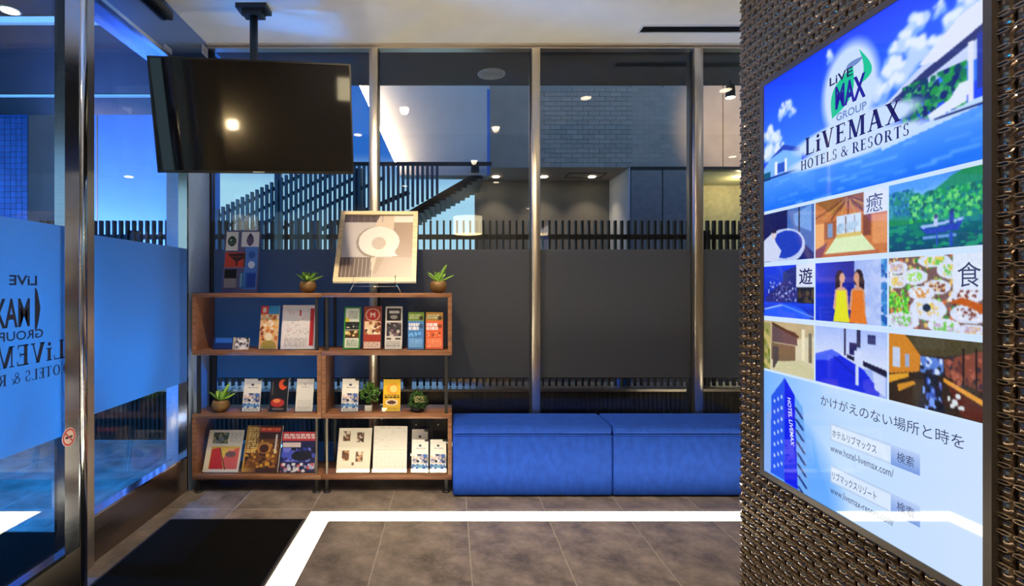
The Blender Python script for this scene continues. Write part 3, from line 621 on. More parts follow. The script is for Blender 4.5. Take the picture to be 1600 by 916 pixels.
c.blobs(0, .5, .25, .8, [(110, 225, 60), (60, 170, 60), (150, 235, 80), (215, 130, 60)], 130, .008, .018, 33).poly([(.66, .62), (.8, .55), (1, .64), (1, .76), (.84, .66)], (190, 90, 30)).ell(.44, .70, .045, .05, (15, 40, 70)).rect(.71, 0, 1, .46, (220, 230, 252)); p2 = cell(2, 1, c.noise(8, 6))
stext(sans_polys('食', .0), C[2][0] + .235, .5235, C[2][0] + .302, .040, INK, p2)
# row 3: lobby, blue bed, timber bar
c = Cv(*N, (215, 205, 175)).poly([(0, 0), (1, 0), (1, .2), (.7, .3), (.15, .45), (0, .3)], (190, 170, 130)).poly([(.18, .08), (.68, .18), (.7, .42), (.18, .42)], (95, 75, 80)).line(.2, .05, .7, .25, .05, (70, 45, 30)).rect(0, .05, .14, 1, (150, 150, 90)).blobs(0, .05, .14, 1, [(120, 130, 50), (195, 180, 110)], 20, .02, .05, 51).rect(.16, .44, .66, .78, (125, 100, 75)).rect(.2, .5, .32, .95, (80, 70, 70)).rect(.78, .1, .84, .75, (235, 225, 190)).rect(.9, .15, .96, .7, (120, 110, 90)).poly([(.3, .8), (.8, .68), (1, .8), (1, 1), (.2, 1)], (205, 200, 160)); cell(0, 2, c.noise(6, 7))
c = Cv(*N, (150, 175, 240)).vgrad(0, 0, 1, .6, (165, 188, 250), (215, 225, 252)).rect(.44, 0, .47, .45, (25, 30, 80)).rect(.62, 0, .67, .28, (25, 45, 90)).rect(.76, .06, .86, .2, (35, 45, 110)).rect(.52, .22, .62, .42, (20, 30, 100)).poly([(.48, .42), (1, .58), (1, .68), (.48, .48)], (25, 28, 60)).rect(.58, .34, .7, .66, (205, 218, 252)).poly([(0, .52), (.28, .40), (.7, .62), (.92, .92), (.9, 1), (0, 1)], (20, 40, 225)).poly([(0, .5), (.26, .38), (.4, .45), (.2, .58), (0, .62)], (70, 100, 245)).line(.3, .5, .6, .75, .02, (12, 25, 170)).poly([(.82, .62), (.98, .68), (.98, .98), (.85, .9)], (195, 210, 250)).rect(.6, .58, .64, .9, (205, 218, 252)); cell(1, 2, c.noise(5, 8))
c = Cv(*N, (45, 35, 30)).poly([(0, 0), (.22, 0), (.38, .28), (.36, .5), (0, .6)], (205, 130, 40)).poly([(.2, 0), (1, 0), (1, .12), (.62, .25), (.38, .26)], (70, 65, 45)).rect(.05, .2, .14, .48, (190, 205, 235)).rect(.2, .28, .25, .46, (150, 170, 210)).rect(.37, .28, .62, .5, (90, 130, 215)).blobs(.37, .28, .62, .5, [(200, 220, 255), (60, 80, 160), (35, 40, 60)], 20, .015, .03, 61).poly([(.62, .28), (1, .1), (1, .62), (.64, .5)], (130, 70, 55)).blobs(.64, .2, 1, .6, [(170, 95, 75), (95, 50, 45), (60, 45, 55)], 40, .01, .025, 62).rect(.8, .1, .82, .6, (25, 20, 25)).rect(.92, .08, .94, .6, (25, 20, 25)).poly([(0, .62), (.24, .54), (.24, .60), (0, .74)], (220, 160, 50)).poly([(.1, .74), (.3, .64), (.32, .68), (.12, .84)], (205, 140, 45)).poly([(.62, .52), (1, .72), (1, .80), (.62, .58)], (225, 155, 60)).poly([(.65, .6), (1, .82), (1, 1), (.8, 1)], (85, 35, 30)).poly([(.42, .52), (.56, .52), (.64, 1), (.34, 1)], (25, 30, 50)).blobs(.4, .55, .6, 1, [(120, 160, 250), (60, 90, 190), (20, 25, 40)], 26, .01, .025, 63, 2.).blobs(.66, .62, .82, .9, [(215, 225, 230), (80, 120, 110)], 6, .02, .03, 64); cell(2, 2, c.noise(6, 9))
# lower panel: hotel tower, slogan, search boxes
c = Cv(300, 145, (195, 222, 255)).hgrad(0, 0, .5, 1, (120, 180, 255), (190, 220, 255)).hgrad(.5, 0, 1, 1, (190, 220, 255), (205, 226, 255)).ell(.12, 1.1, .3, .6, (100, 170, 255), .9)
c.poly([(.012, .42), (.075, .34), (.075, 1), (0, 1), (0, .8)], (135, 175, 240)).poly([(.055, .23), (.15, .02), (.155, .98), (.05, .98)], (35, 85, 235)).poly([(.15, .02), (.215, .16), (.235, 1), (.15, 1)], (10, 30, 235)).poly([(.215, .16), (.265, .24), (.31, 1), (.235, 1)], (110, 170, 245))
for k in range(8): c.line(.222 + k * .003, .27 + k * .10, .262 + k * .004, .34 + k * .10, .016, (25, 55, 130))
for k in range(7):
    for i in range(3): c.ell(.078 + i * .025, .27 + k * .105 - i * .03, .006, .018, (190, 215, 255))
lp = spic('lower_panel', c.blur(1), 0, .739, 1, 1)
x = SX + .0015 - .0008
place_text(sans_polys('HOTEL LIVEMAX', .01), 'lettering', (x, SY1 - .168 * SW, SZ1 - .790 * SH), (0, -.12, -1), (0, -1, 0), .135, .016, SMOKE, lp)
stext(sans_polys('かけがえのない場所と時を'), .372, .783, .945, .0235, INK, lp)
for v0, ta, ub in ((.815, 'ホテルリブマックス', 'www.hotel-livemax.com/'), (.905, 'リブマックスリゾート', 'www.livemax-resort.com/')):
    q = Cv(30, 8, (215, 232, 255)).rect(0, 0, 1, .12, (170, 195, 230)).rect(0, .9, 1, 1, (170, 195, 230)).rect(0, 0, .02, 1, (170, 195, 230)); b_ = spic('search_box', q, .424, v0, .696, v0 + .037, 1)
    spic('search_button', Cv(12, 8, (150, 180, 235)).vgrad(0, 0, 1, 1, (185, 208, 248), (120, 155, 225)), .698, v0, .805, v0 + .037, 1)
    stext(sans_polys(ta, .004), .434, v0 + .0285, .640, .0175, INK, b_); stext(sans_polys('検索'), .722, v0 + .0275, .784, .019, INK, b_); stext(sans_polys(ub), .424, v0 + .060, .709, .0150, INK, lp)

# ================================================================== CEILING TELEVISION
tv = tag(empty('television', (-1.02, 2.75, 2.12)), 'black flat television hanging from the ceiling on a pole', 'television')
yaw, tilt, roll = .170, .176, .028
r_ = Vector((math.cos(yaw), math.sin(yaw), 0)); n_ = Vector((math.sin(yaw), -math.cos(yaw), 0)); u_ = Vector((0, 0, 1)) * math.cos(tilt) + n_ * math.sin(tilt)
r2 = r_ * math.cos(roll) + u_ * math.sin(roll); u2 = u_ * math.cos(roll) - r_ * math.sin(roll); n2 = r2.cross(u2)
TM = Matrix((( r2.x, -n2.x, u2.x, -1.022), (r2.y, -n2.y, u2.y, 2.75), (r2.z, -n2.z, u2.z, 2.12), (0, 0, 0, 1)))      # local x right, y away from viewer, z up
W2, H2 = .501, .2865
MB().rbox(-W2 + .002, W2 - .002, .004, .03, -H2 + .002, H2 - .002, .004, 2, TM).build('back_shell', BLACK, tv)
MB().rbox(-.3, .3, .03, .055, -.2, .16, .008, 2, TM).build('electronics_bulge', BLACK, tv)
m = MB()
for q in ((-W2, -W2 + .009, -H2, H2), (W2 - .009, W2, -H2, H2), (-W2 + .009, W2 - .009, -H2, -H2 + .014), (-W2 + .009, W2 - .009, H2 - .009, H2)): m.box(q[0], q[1], -.003, .006, q[2], q[3], TM)
m.build('bezel', pm('black_gloss_bezel', (.01, .01, .011), .2), tv)
MB().box(-W2 + .009, W2 - .009, .0, .004, -H2 + .014, H2 - .009, TM).build('screen', pm('black_panel_glass', (.003, .003, .004), .045, spec=.6), tv)
MB().box(-.03, .03, -.0035, .0, -H2 + .004, -H2 + .010, TM).build('badge', pm('grey_badge', (.3, .3, .3), .4), tv)
pt = Vector((-1.105, 2.95, CEIL))
MB().prism([pt + Vector((a, b, -.002)) for a, b in ((-.085, -.05), (.085, -.05), (.085, .05), (-.085, .05))], (0, 0, -.025)).prism([pt + Vector((a, b, -.027)) for a, b in ((-.055, -.035), (.055, -.035), (.055, .035), (-.055, .035))], (0, 0, -.03)).build('ceiling_plate', BLACK, tv)
MB().tube([pt + Vector((0, 0, -.05)), pt + Vector((0, 0, -.62))], .022, 14).build('pole', BLACK, tv)
MB().bar(pt + Vector((0, 0, -.60)), TM @ Vector((-.08, .05, .02)), .05, .05).box(-.2, .2, .052, .062, -.1, .1, TM).build('bracket', BLACK, tv)

# ================================================================== CEILING VENT, DOWNLIGHTS, LAMPS
lv = tag(empty('linear_vent', (1.6, 3.2, CEIL)), 'long slim slot air vent in the ceiling beside the pillar', 'vent')
MB().box(1.16, 2.1, 3.150, 3.160, CEIL - .006, CEIL - .0005).box(1.16, 2.1, 3.235, 3.245, CEIL - .006, CEIL - .0005).box(1.16, 1.17, 3.16, 3.235, CEIL - .006, CEIL - .0005).box(2.09, 2.1, 3.16, 3.235, CEIL - .006, CEIL - .0005).build('frame', WHITE, lv)
MB().box(1.17, 2.09, 3.16, 3.235, CEIL - .002, CEIL - .0005).build('slot', BLACK, lv)
for k in range(2): MB().box(1.17, 2.09, 3.180 + k * .028, 3.186 + k * .028, CEIL - .008, CEIL - .002).build('slat', BLACK, lv)

def downlight(x, y, z, energy, target=None, lab=None, angle=95, grp='recessed ceiling downlights', col=WARM, blend=.9):
    e = tag(empty('downlight', (x, y, z)), lab or 'round recessed ceiling downlight seen mirrored in the back glazing', 'downlight', grp)
    MB().lathe([(.058, 0), (.058, -.004), (.046, -.006), (.044, -.001)], (x, y, z), 24).build('ring', WHITE, e)
    MB().lathe([(.042, -.0065), (.042, -.008), (.03, -.0085)], (x, y, z), 24).build('lens', LAMP if col != BLUE else pm('blue_lens', (.2, .4, .9), .3, emit=(.1, .35, 1), es=8.), e)
    if energy: add_light('downlight_beam', 'SPOT', (x, y, z - .02), energy * 2.2, col, target or (x, y, 0), .035, angle, blend, e)
DL = [(1.13, 2.55, 34, None), (2.2, 2.72, 30, None), (-.40, 2.30, 85, (-.48, 3.25, 1.35)), (-.95, 1.5, 26, (-.9, 2.0, 0)), (.45, 1.75, 46, (.6, 3.1, .2)), (.3, .4, 46, (.95, 1.5, 1.2)), (.69, -.93, 40, None), (1.59, -2.14, 40, None), (3.04, -2.14, 40, None), (1.55, -3.5, 40, None), (-.7, -1.2, 40, None), (3.4, .6, 40, None), (4.9, -1.5, 40, None)]
for x, y, en, tg in DL: downlight(x, y, CEIL, en, tg)
pl = tag(empty('pendant_lamp', (.31, -2.2, 2.3)), 'cream drum pendant lamp mirrored in the glass right of the framed picture', 'lamp')
MB().lathe([(.25, 2.16), (.25, 2.46), (.245, 2.46), (.245, 2.16)], (.31, -2.2, 0), 32).build('lamp_shade', SHADE, pl)
MB().tube([(.31, -2.2, 2.44), (.31, -2.2, CEIL)], .006, 8).build('cord', BLACK, pl); MB().lathe([(.05, -.03), (.05, -.0005)], (.31, -2.2, CEIL), 16).build('ceiling_rose', WHITE, pl)
sc_ = tag(empty('wall_sconce', (-1.45, -4.25, 1.6)), 'glowing wall lamp mirrored in the black television screen', 'lamp')
MB().rbox(-1.50, -1.40, -4.30, -4.28, 1.5, 1.72, .004, 2).build('wall_plate', STEEL, sc_); MB().lathe([(.05, 1.56), (.085, 1.58), (.085, 1.70), (.05, 1.72)], (-1.45, -4.19, 0), 24).build('globe', pm('opal_globe', (.9, .85, .75), .4, emit=(1, .80, .5), es=60.), sc_)

# ================================================================== LEAFLETS, MAGAZINES AND PLANTS ON THE SHELVES
Z1, Z2, Z3, Z4 = 1.195, .850, .471, .106
def sheet(name, x0, x1, ytop, zb, Yb, lean, cv, label, cat='leaflet', thick=.006, skew=0., stand=None, group='printed matter on the walnut shelves', shift=0.):
    Yt = Yb + lean; zt = Zp(ytop, Yt); z0 = zb + (.0045 if stand else .0005)
    a, b = Xp(x0, Yb), Xp(x1, Yb); u = Vector((shift, lean, zt - z0)); h_ = u.length; rr = Vector((b - a, 0, skew * (b - a))); nrm = rr.cross(u).normalized()       # points to the viewer
    bl = Vector((a, Yb, z0)); br = bl + rr; tl = bl + u; tr = br + u
    e = tag(empty(name, ((a + b) / 2, Yb, zb)), label, cat, group)
    MB().prism([bl, br, tr, tl], -nrm * thick).build('pages', PAPER, e)
    cv.build('cover', tl + nrm * .0006, rr, -u, PRINT, e)
    if stand:
        s_ = tag(empty('acrylic_stand', ((a + b) / 2, Yb, zb)), 'clear acrylic stand holding the ' + stand, 'stand', 'clear acrylic leaflet stands')
        k = -nrm * (thick + .0012); x = Vector((.004, 0, 0))
        MB().prism([bl + k - x, br + k + x, br + u * .86 + k + x, bl + u * .86 + k - x], -nrm * .0025).build('back_plate', ACRYL, s_)
        MB().box(a - .004, b + .004, Yb - .012, Yb + lean + .025, zb + .0005, zb + .0035).build('foot_plate', ACRYL, s_)
        MB().box(a - .004, b + .004, Yb - .0125, Yb - .010, zb + .0036, zb + .03).build('front_lip', ACRYL, s_)
    return e
def photo(c, u0, v0, u1, v1, cols, n, seed, r=.05):
    c.rect(u0, v0, u1, v1, cols[0]); return c.blobs(u0, v0, u1, v1, cols, n, r * .5, r, seed)
W_ = (238, 236, 232)
# top box, left unit
c = Cv(34, 24, (22, 40, 95)).rect(.12, .05, .95, .45, (45, 110, 215)).rect(.12, .5, .95, .95, (20, 45, 110)); sheet('card_box', 332, 363, 527, Z2, 3.19, .02, c, 'low dark blue card box in the left corner of the top shelf', 'box', .03)
c = Cv(26, 24, (200, 200, 205)); photo(c, 0, 0, 1, 1, [(215, 215, 220), (30, 30, 35), (120, 115, 125), (245, 245, 245)], 40, 71, .14); sheet('photo_card', 366, 387, 528, Z2, 3.185, .025, c, 'small black and white photo card beside the dark blue card box', 'card', .012)
c = Cv(34, 80, (225, 175, 120)).rect(0, 0, .42, .2, (215, 60, 50)).rect(.42, 0, 1, .2, (60, 150, 210)).rect(.1, .04, .3, .16, (240, 220, 215)); photo(c, 0, .21, 1, .8, [(225, 190, 140), (200, 110, 50), (240, 225, 205), (120, 60, 40), (235, 160, 70)], 80, 72, .1); c.ell(.5, .95, .42, .16, (165, 145, 60)).ell(.5, .72, .2, .09, (240, 225, 190)); sheet('leaflet', 404, 433, 478, Z2, 3.175, .05, c, 'tall leaflet with red and blue heading and orange illustrations', stand='red and blue headed leaflet')
c = Cv(58, 76, (232, 228, 232)).rect(.82, .08, .93, .93, (185, 35, 45)).rect(.5, .12, .55, .24, (200, 60, 60))
for k in range(26): q = random.Random(k); u, v = q.uniform(.08, .75), q.uniform(.15, .7); c.line(u, v, u + q.uniform(-.15, .15), v + q.uniform(-.1, .1), .012, [(190, 185, 190), (205, 120, 120), (160, 170, 175)][k % 3])
c.rows(.1, .76, .76, .95, 5, (180, 178, 182), 5); sheet('map_sheet', 438, 492, 477, Z2, 3.175, .055, c, 'white map sheet with a red strip down its side', 'map', .010, stand='white map sheet')
# top box, right unit
c = Cv(30, 76, (40, 140, 50)).rect(.1, .03, .92, .97, (225, 230, 222)).rect(.1, .35, .92, .54, (18, 22, 28)).blobs(.1, .38, .92, .5, [(60, 70, 80), (200, 200, 190), (18, 22, 28)], 10, .05, .1, 3).rect(.1, .56, .92, .74, (70, 45, 20)).blobs(.1, .57, .92, .73, [(225, 180, 80), (90, 55, 25), (240, 220, 160)], 12, .06, .12, 4).ell(.2, .31, .13, .05, (230, 220, 40)).rows(.3, .1, .8, .28, 5, (150, 165, 150), 8).rows(.2, .78, .85, .94, 4, (120, 150, 120), 9); sheet('leaflet', 536, 562, 480, Z2, 3.175, .05, c, 'white leaflet with a green border and two dark photos', stand='green bordered leaflet')
c = Cv(30, 76, (150, 60, 45)).ell(.5, .2, .42, .155, (225, 170, 150)).ell(.5, .2, .34, .125, (190, 40, 40)).rect(.35, .14, .42, .26, (240, 215, 205)).rect(.58, .14, .65, .26, (240, 215, 205)).rect(.42, .17, .58, .2, (240, 215, 205)); photo(c, .04, .36, .96, .66, [(230, 205, 170), (160, 100, 60), (245, 230, 205), (90, 40, 30)], 30, 74, .14); c.rect(.04, .68, .96, .82, (170, 55, 45)).rect(.04, .83, .96, .98, (235, 225, 215)).rows(.1, .85, .9, .97, 3, (180, 120, 110), 2); sheet('leaflet', 567, 595, 479, Z2, 3.175, .05, c, 'brick red leaflet with a round red emblem', stand='brick red leaflet')
c = Cv(30, 76, (215, 213, 212)).rect(.1, .05, .92, .34, (25, 25, 30)).rect(.22, .1, .8, .16, (205, 205, 205)).ell(.5, .25, .22, .05, (170, 165, 160)); photo(c, .08, .38, .94, .7, [(60, 55, 70), (200, 195, 190), (120, 100, 110), (30, 30, 40)], 26, 75, .14); c.rect(.1, .74, .35, .78, (40, 40, 40)).rect(.6, .74, .9, .78, (40, 40, 40)).rows(.1, .82, .9, .95, 3, (150, 150, 150), 7); sheet('leaflet', 601, 628, 479, Z2, 3.175, .05, c, 'black and white leaflet with a framed black title', stand='black and white leaflet')
def duo(top, main, k): 
    c = Cv(30, 70, main).rect(0, 0, 1, .24, top).rows(.1, .06, .8, .2, 2, (225, 235, 190), k).ell(.82, .16, .12, .06, (70, 55, 40)).rows(.06, .3, .7, .5, 2, (235, 240, 250), k + 1, .2).ell(.82, .38, .14, .06, tuple(int(x * .6) for x in main)).blobs(.05, .55, .95, .68, [tuple(int(x * .7) for x in main), tuple(min(255, int(x * 1.3) + 20) for x in main)], 10, .06, .1, k).rows(.08, .72, .92, .96, 5, tuple(min(255, x + 70) for x in main), k + 2); return c
sheet('leaflet', 637, 662, 488, Z2, 3.175, .045, duo((130, 170, 60), (70, 130, 205), 4), 'blue leaflet with a green heading', stand='blue leaflet with green heading')
sheet('leaflet', 665, 692, 488, Z2, 3.175, .045, duo((205, 150, 60), (225, 95, 55), 6), 'bright orange leaflet at the right end of the top shelf', stand='bright orange leaflet')
# middle shelf
def sea(): 
    c = Cv(30, 58, W_).ell(.5, .19, .09, .035, (30, 50, 90)).rows(.25, .26, .8, .31, 1, (170, 175, 180), 3).rect(.78, 0, 1, .06, (40, 45, 60)); photo(c, .04, .44, .97, .72, [(190, 180, 185), (40, 45, 70), (225, 190, 170), (70, 110, 190), (235, 235, 240)], 34, 81, .13); c.rect(.0, .76, 1, .86, (110, 165, 215)).blobs(0, .74, 1, .9, [(60, 110, 180), (210, 225, 240)], 12, .06, .12, 5).rows(.1, .9, .9, .98, 2, (150, 150, 155), 4); return c
sheet('leaflet', 378, 405, 592, Z3, 3.18, .045, sea(), 'white seaside leaflet beside the succulent on the middle shelf', stand='seaside leaflet beside the succulent')
c = Cv(30, 58, (22, 18, 18)).ell(.7, .18, .24, .16, (225, 85, 35)).ell(.86, .14, .18, .1, (22, 18, 18)).ell(.45, .74, .38, .13, (190, 50, 35)).ell(.4, .68, .2, .06, (235, 140, 80)).rect(.1, .08, .16, .5, (90, 80, 75)).rect(.2, .9, .8, .95, (120, 110, 105)); sheet('leaflet', 420, 448, 592, Z3, 3.18, .045, c, 'black leaflet with orange shapes', stand='black and orange leaflet')
c = Cv(30, 58, (232, 230, 226)).ell(.5, .17, .05, .025, (170, 120, 110)).rows(.3, .24, .75, .3, 1, (190, 185, 180), 2).rows(.12, .66, .9, .92, 6, (200, 198, 195), 6); sheet('leaflet', 461, 488, 592, Z3, 3.18, .045, c, 'plain white leaflet with faint print on the middle shelf', stand='plain white leaflet')
sheet('leaflet', 533, 559, 592, Z3, 3.18, .045, sea(), 'white seaside leaflet left of the small plant in a white pot', stand='seaside leaflet left of the white pot')
c = Cv(30, 58, (235, 190, 40)).ell(.55, .3, .36, .18, (240, 165, 50)).ell(.6, .3, .22, .11, (245, 215, 130)).rows(.08, .48, .95, .6, 2, (50, 35, 20), 4, .25).ell(.5, .72, .36, .1, (245, 235, 215)).ell(.5, .72, .26, .06, (90, 50, 30)).rect(.05, .86, .95, .97, (245, 210, 70)).rows(.1, .88, .9, .96, 2, (150, 90, 20), 6); sheet('leaflet', 598, 625, 593, Z3, 3.18, .045, c, 'bright yellow leaflet between the two green plants', stand='bright yellow leaflet')
# bottom box
c = Cv(60, 76, (228, 222, 208)); photo(c, .14, .06, .58, .32, [(60, 75, 50), (110, 120, 130), (35, 40, 35), (150, 150, 110)], 30, 91, .07); c.rows(.64, .08, .95, .32, 6, (190, 188, 180), 3).rect(.14, .40, .95, .93, (225, 190, 80)).poly([(.16, .46), (.38, .42), (.58, .93), (.16, .93)], (190, 45, 50)).poly([(.5, .72), (.64, .5), (.95, .42), (.95, .93), (.6, .93)], (205, 95, 90)).ell(.72, .58, .16, .07, (110, 85, 85)).line(.4, .45, .62, .93, .03, (80, 55, 40)).rect(.64, .46, .8, .5, (225, 150, 140)); sheet('magazine', 316, 371, 672, Z4, 3.165, .075, c, 'cream magazine with a red and yellow cover picture', 'magazine', .012, stand='cream magazine', shift=.012)
c = Cv(60, 80, (60, 30, 15)).hgrad(0, 0, .38, 1, (205, 160, 60), (120, 75, 25)); photo(c, .05, .3, .95, .9, [(110, 65, 20), (205, 155, 55), (60, 30, 15), (160, 105, 40)], 90, 92, .06); c.ell(.55, .48, .2, .12, (190, 130, 60)).ell(.55, .5, .13, .09, (70, 30, 20)).rect(.38, .05, .95, .14, (190, 50, 30)).rows(.4, .06, .94, .13, 1, (235, 120, 60), 2).rect(.84, .2, .89, .6, (225, 215, 200)).rows(.06, .05, .34, .6, 12, (225, 195, 120), 8); sheet('magazine', 377, 433, 665, Z4, 3.165, .075, c, 'brown and gold magazine with a red title', 'magazine', .016, stand='brown and gold magazine', shift=.012)
c = Cv(60, 70, (25, 28, 80)).rect(0, 0, 1, .23, (215, 65, 75)).rows(.05, .05, .95, .19, 2, (245, 225, 225), 2, .25).rect(.02, .27, .55, .38, (235, 215, 215)).blobs(0, .4, 1, .75, [(40, 50, 150), (70, 85, 200), (20, 20, 60), (15, 15, 40), (110, 120, 220)], 40, .05, .12, 5).ell(.6, .6, .3, .12, (15, 15, 35)).blobs(0, .78, 1, 1, [(170, 175, 215), (45, 50, 110), (200, 90, 90), (225, 225, 235)], 40, .03, .06, 6); sheet('magazine', 437, 491, 675, Z4, 3.165, .065, c, 'magazine with a red heading over a blue night picture', 'magazine', .012, stand='magazine with red heading')
c = Cv(56, 76, (230, 224, 208))
for k, (u, v) in enumerate(((.13, .08), (.55, .1), (.13, .52), (.56, .54))): photo(c, u, v, u + .22, v + .22, [(110, 75, 55), (190, 150, 110), (60, 40, 35), (215, 205, 190)], 14, 95 + k, .06)
c.rect(.44, .78, .52, .84, (120, 90, 70)); sheet('magazine', 525, 577, 669, Z4, 3.165, .075, c, 'cream brochure with four small photos', 'magazine', .012, stand='cream brochure with four photos', shift=.006)
c = Cv(56, 76, (238, 234, 226)).rows(.2, .03, .85, .06, 1, (170, 160, 150), 2).rect(.04, .52, .96, .53, (205, 195, 185)).rows(.06, .58, .94, .9, 9, (222, 218, 212), 7).rows(.06, .93, .94, .96, 1, (190, 170, 150), 3)
for k in range(14): q = random.Random(k + 40); u, v = q.uniform(.1, .9), q.uniform(.1, .5); c.line(u, v, u + q.uniform(-.2, .2), v + q.uniform(-.05, .05), .012, (218, 212, 205))
sheet('map_sheet', 582, 635, 666, Z4, 3.165, .075, c, 'nearly blank white printed sheet in the bottom box', 'map', .010, stand='nearly blank white sheet')
sheet('leaflet', 643, 668, 671, Z4, 3.225, .05, sea(), 'white seaside leaflet standing behind two alike leaflets in the bottom box', stand='rearmost seaside leaflet in the bottom box')
sheet('leaflet', 643, 669, 687, Z4, 3.165, .04, sea(), 'white seaside leaflet in front, left of the pair in the bottom box', stand='front left seaside leaflet in the bottom box')
sheet('leaflet', 672, 697, 687, Z4, 3.165, .04, sea(), 'white seaside leaflet nearest the bench in the bottom box', stand='seaside leaflet nearest the bench')
# clear upright panels behind the leaflet pairs
for zb, yt, a, b, lab in ((Z2, 472, 636, 697, 'clear acrylic panel with two fixings behind the blue and orange leaflets'), (Z4, 655, 640, 698, 'clear acrylic panel with two fixings behind the seaside leaflets in the bottom box')):
    e = tag(empty('clear_divider', (Xp(666, 3.3), 3.3, zb)), lab, 'divider'); Y = 3.31; zt = Zp(yt, Y)
    MB().box(Xp(a, Y), Xp(b, Y), Y, Y + .003, zb + .0005, zt).build('sheet', ACRYL, e)
    for q in (650, 685):
        p = at(q, yt + 9, Y); MB().tube([p + Vector((0, -.004, 0)), p + Vector((0, .008, 0))], .006, 10).build('fixing', CHROME, e)

# display board on top of the shelf
e = tag(empty('display_board', (Xp(374, 3.3), 3.3, Z1)), 'purple blue display board with small pictures standing on the shelf top', 'board')
Y0, ln = 3.27, .06; zt = Zp(360, Y0 + ln); a, b = Xp(347, 3.28), Xp(403, 3.28); u = Vector((0, ln, zt - Z1)); rr = Vector((b - a, 0, 0)); nm = rr.cross(u).normalized(); bl = Vector((a, Y0, Z1 + .0005))
MB().prism([bl, bl + rr, bl + rr + u, bl + u], -nm * .012).build('backing', pm('violet_board', (.10, .10, .24), .5), e)
MB().prism([bl + nm * .0002 + rr * .60 + u * .05, bl + nm * .0002 + rr * .96 + u * .05, bl + nm * .0002 + rr * .96 + u * .74, bl + nm * .0002 + rr * .60 + u * .74], nm * .002).build('blue_card', pm('blue_card', (.07, .20, .62), .45), e)
def bpic(u0, v0, u1, v1, cv, nme='picture'):
    o = bl + rr * u0 + u * (1 - v0) + nm * .0035; MB().prism([bl + rr * u0 + u * (1 - v1), bl + rr * u1 + u * (1 - v1), bl + rr * u1 + u * (1 - v0), bl + rr * u0 + u * (1 - v0)], nm * .003).build('mount', PAPER, e)
    cv.build(nme, o, rr * (u1 - u0), u * (v0 - v1), PRINT, e)
bpic(.05, .03, .38, .33, Cv(26, 30, (238, 235, 232)).ell(.5, .5, .36, .27, (25, 35, 35)).ell(.5, .52, .24, .16, (70, 110, 100)).ell(.5, .5, .1, .08, (15, 15, 20)).ell(.4, .44, .08, .06, (200, 210, 205)))
bpic(.48, .03, .97, .27, Cv(34, 26, (236, 233, 236)).ell(.5, .55, .2, .38, (80, 65, 105)).ell(.5, .18, .06, .1, (40, 30, 60)).rect(.36, .5, .64, .56, (120, 105, 140)).rect(.36, .7, .64, .76, (120, 105, 140)))
bpic(.05, .36, .62, .60, Cv(40, 28, (215, 70, 45)).poly([(.12, .1), (.95, .05), (.98, .35), (.62, .62), (.62, .9), (.56, .9), (.52, .6), (.3, .38)], (60, 25, 30)).line(.25, .3, .85, .3, .05, (165, 55, 45)).rect(.92, 0, 1, 1, (90, 50, 50)))
bpic(.06, .63, .40, .92, Cv(20, 24, (165, 155, 155)).rect(0, 0, 1, .5, (12, 12, 20)))
bpic(.50, .68, .94, .93, Cv(30, 22, (45, 110, 205)).rect(0, .05, .12, .95, (130, 190, 200)).rect(.22, .0, .3, .95, (90, 160, 225)).rect(.42, .05, 1, .95, (20, 70, 175)))
for v, cc in ((.40, (.02, .09, .35)), (.56, (.62, .70, .85))):
    o = bl + rr * .80 + u * (1 - v) + nm * .004; q = rr.normalized(); uu = u.normalized()
    MB().prism([o + (q * math.cos(k * math.pi / 10) + uu * math.sin(k * math.pi / 10) * 1.1) * .021 for k in range(20)], nm * .003).build('badge', pm('badge_%d' % int(v * 100), cc, .4), e)
MB().prism([bl + rr * t_ + Vector((0, .0125, 0)) for t_ in (.4, .6)] + [bl + rr * .6 + Vector((0, .10, 0)), bl + rr * .4 + Vector((0, .10, 0))], (0, 0, .003)).build('prop', BLACK, e)

# framed picture on a wire easel
e = tag(empty('framed_picture', (-.45, 3.14, Z1)), 'framed beige abstract print tilted back on a wire easel', 'picture')
B0, B1, T0, T1 = Vector((-.698, 3.112, 1.266)), Vector((-.202, 3.112, 1.265)), Vector((-.703, 3.388, 1.724)), Vector((-.207, 3.388, 1.723))
rr = B1 - B0; u = T0 - B0; nm = rr.cross(u).normalized(); fw = .028; L_, Hh = rr.length, u.length; ru, uu = rr / L_, u / Hh
FR = pm('pale_wood_frame', (.62, .48, .28), .42, 0, .2, 6, (1, 12, 12))
for (a0, a1, b0, b1) in ((0, L_, 0, fw), (0, L_, Hh - fw, Hh), (0, fw, fw, Hh - fw), (L_ - fw, L_, fw, Hh - fw)):
    MB().prism([B0 + ru * a0 + uu * b0, B0 + ru * a1 + uu * b0, B0 + ru * a1 + uu * b1, B0 + ru * a0 + uu * b1], -nm * .022).build('frame_side', FR, e)
MB().prism([B0 + ru * fw + uu * fw - nm * .012, B0 + ru * (L_ - fw) + uu * fw - nm * .012, B0 + ru * (L_ - fw) + uu * (Hh - fw) - nm * .012, B0 + ru * fw + uu * (Hh - fw) - nm * .012], -nm * .008).build('back_board', PAPER, e)
c = Cv(110, 100, (190, 165, 150)).rect(.0, 0, .5, .12, (70, 45, 40)).rect(.72, 0, 1, .12, (240, 230, 220)).rect(.0, .12, .72, .68, (205, 192, 188)).rect(.72, .12, 1, .68, (170, 138, 118)).rect(0, .68, .45, 1, (110, 85, 75)).rect(.45, .68, 1, 1, (185, 158, 138)).poly([(.46, .12), (.52, 0), (.72, 0), (.72, .2), (.5, .68), (.45, 1), (.42, .6)], (225, 200, 180))
for k in range(8): c.rect(.03 + k * .055, .70, .045 + k * .055, 1, (185, 165, 155))
for k in range(6): c.rect(.10 + k * .09, 0, .108 + k * .09, .12, (130, 105, 95))
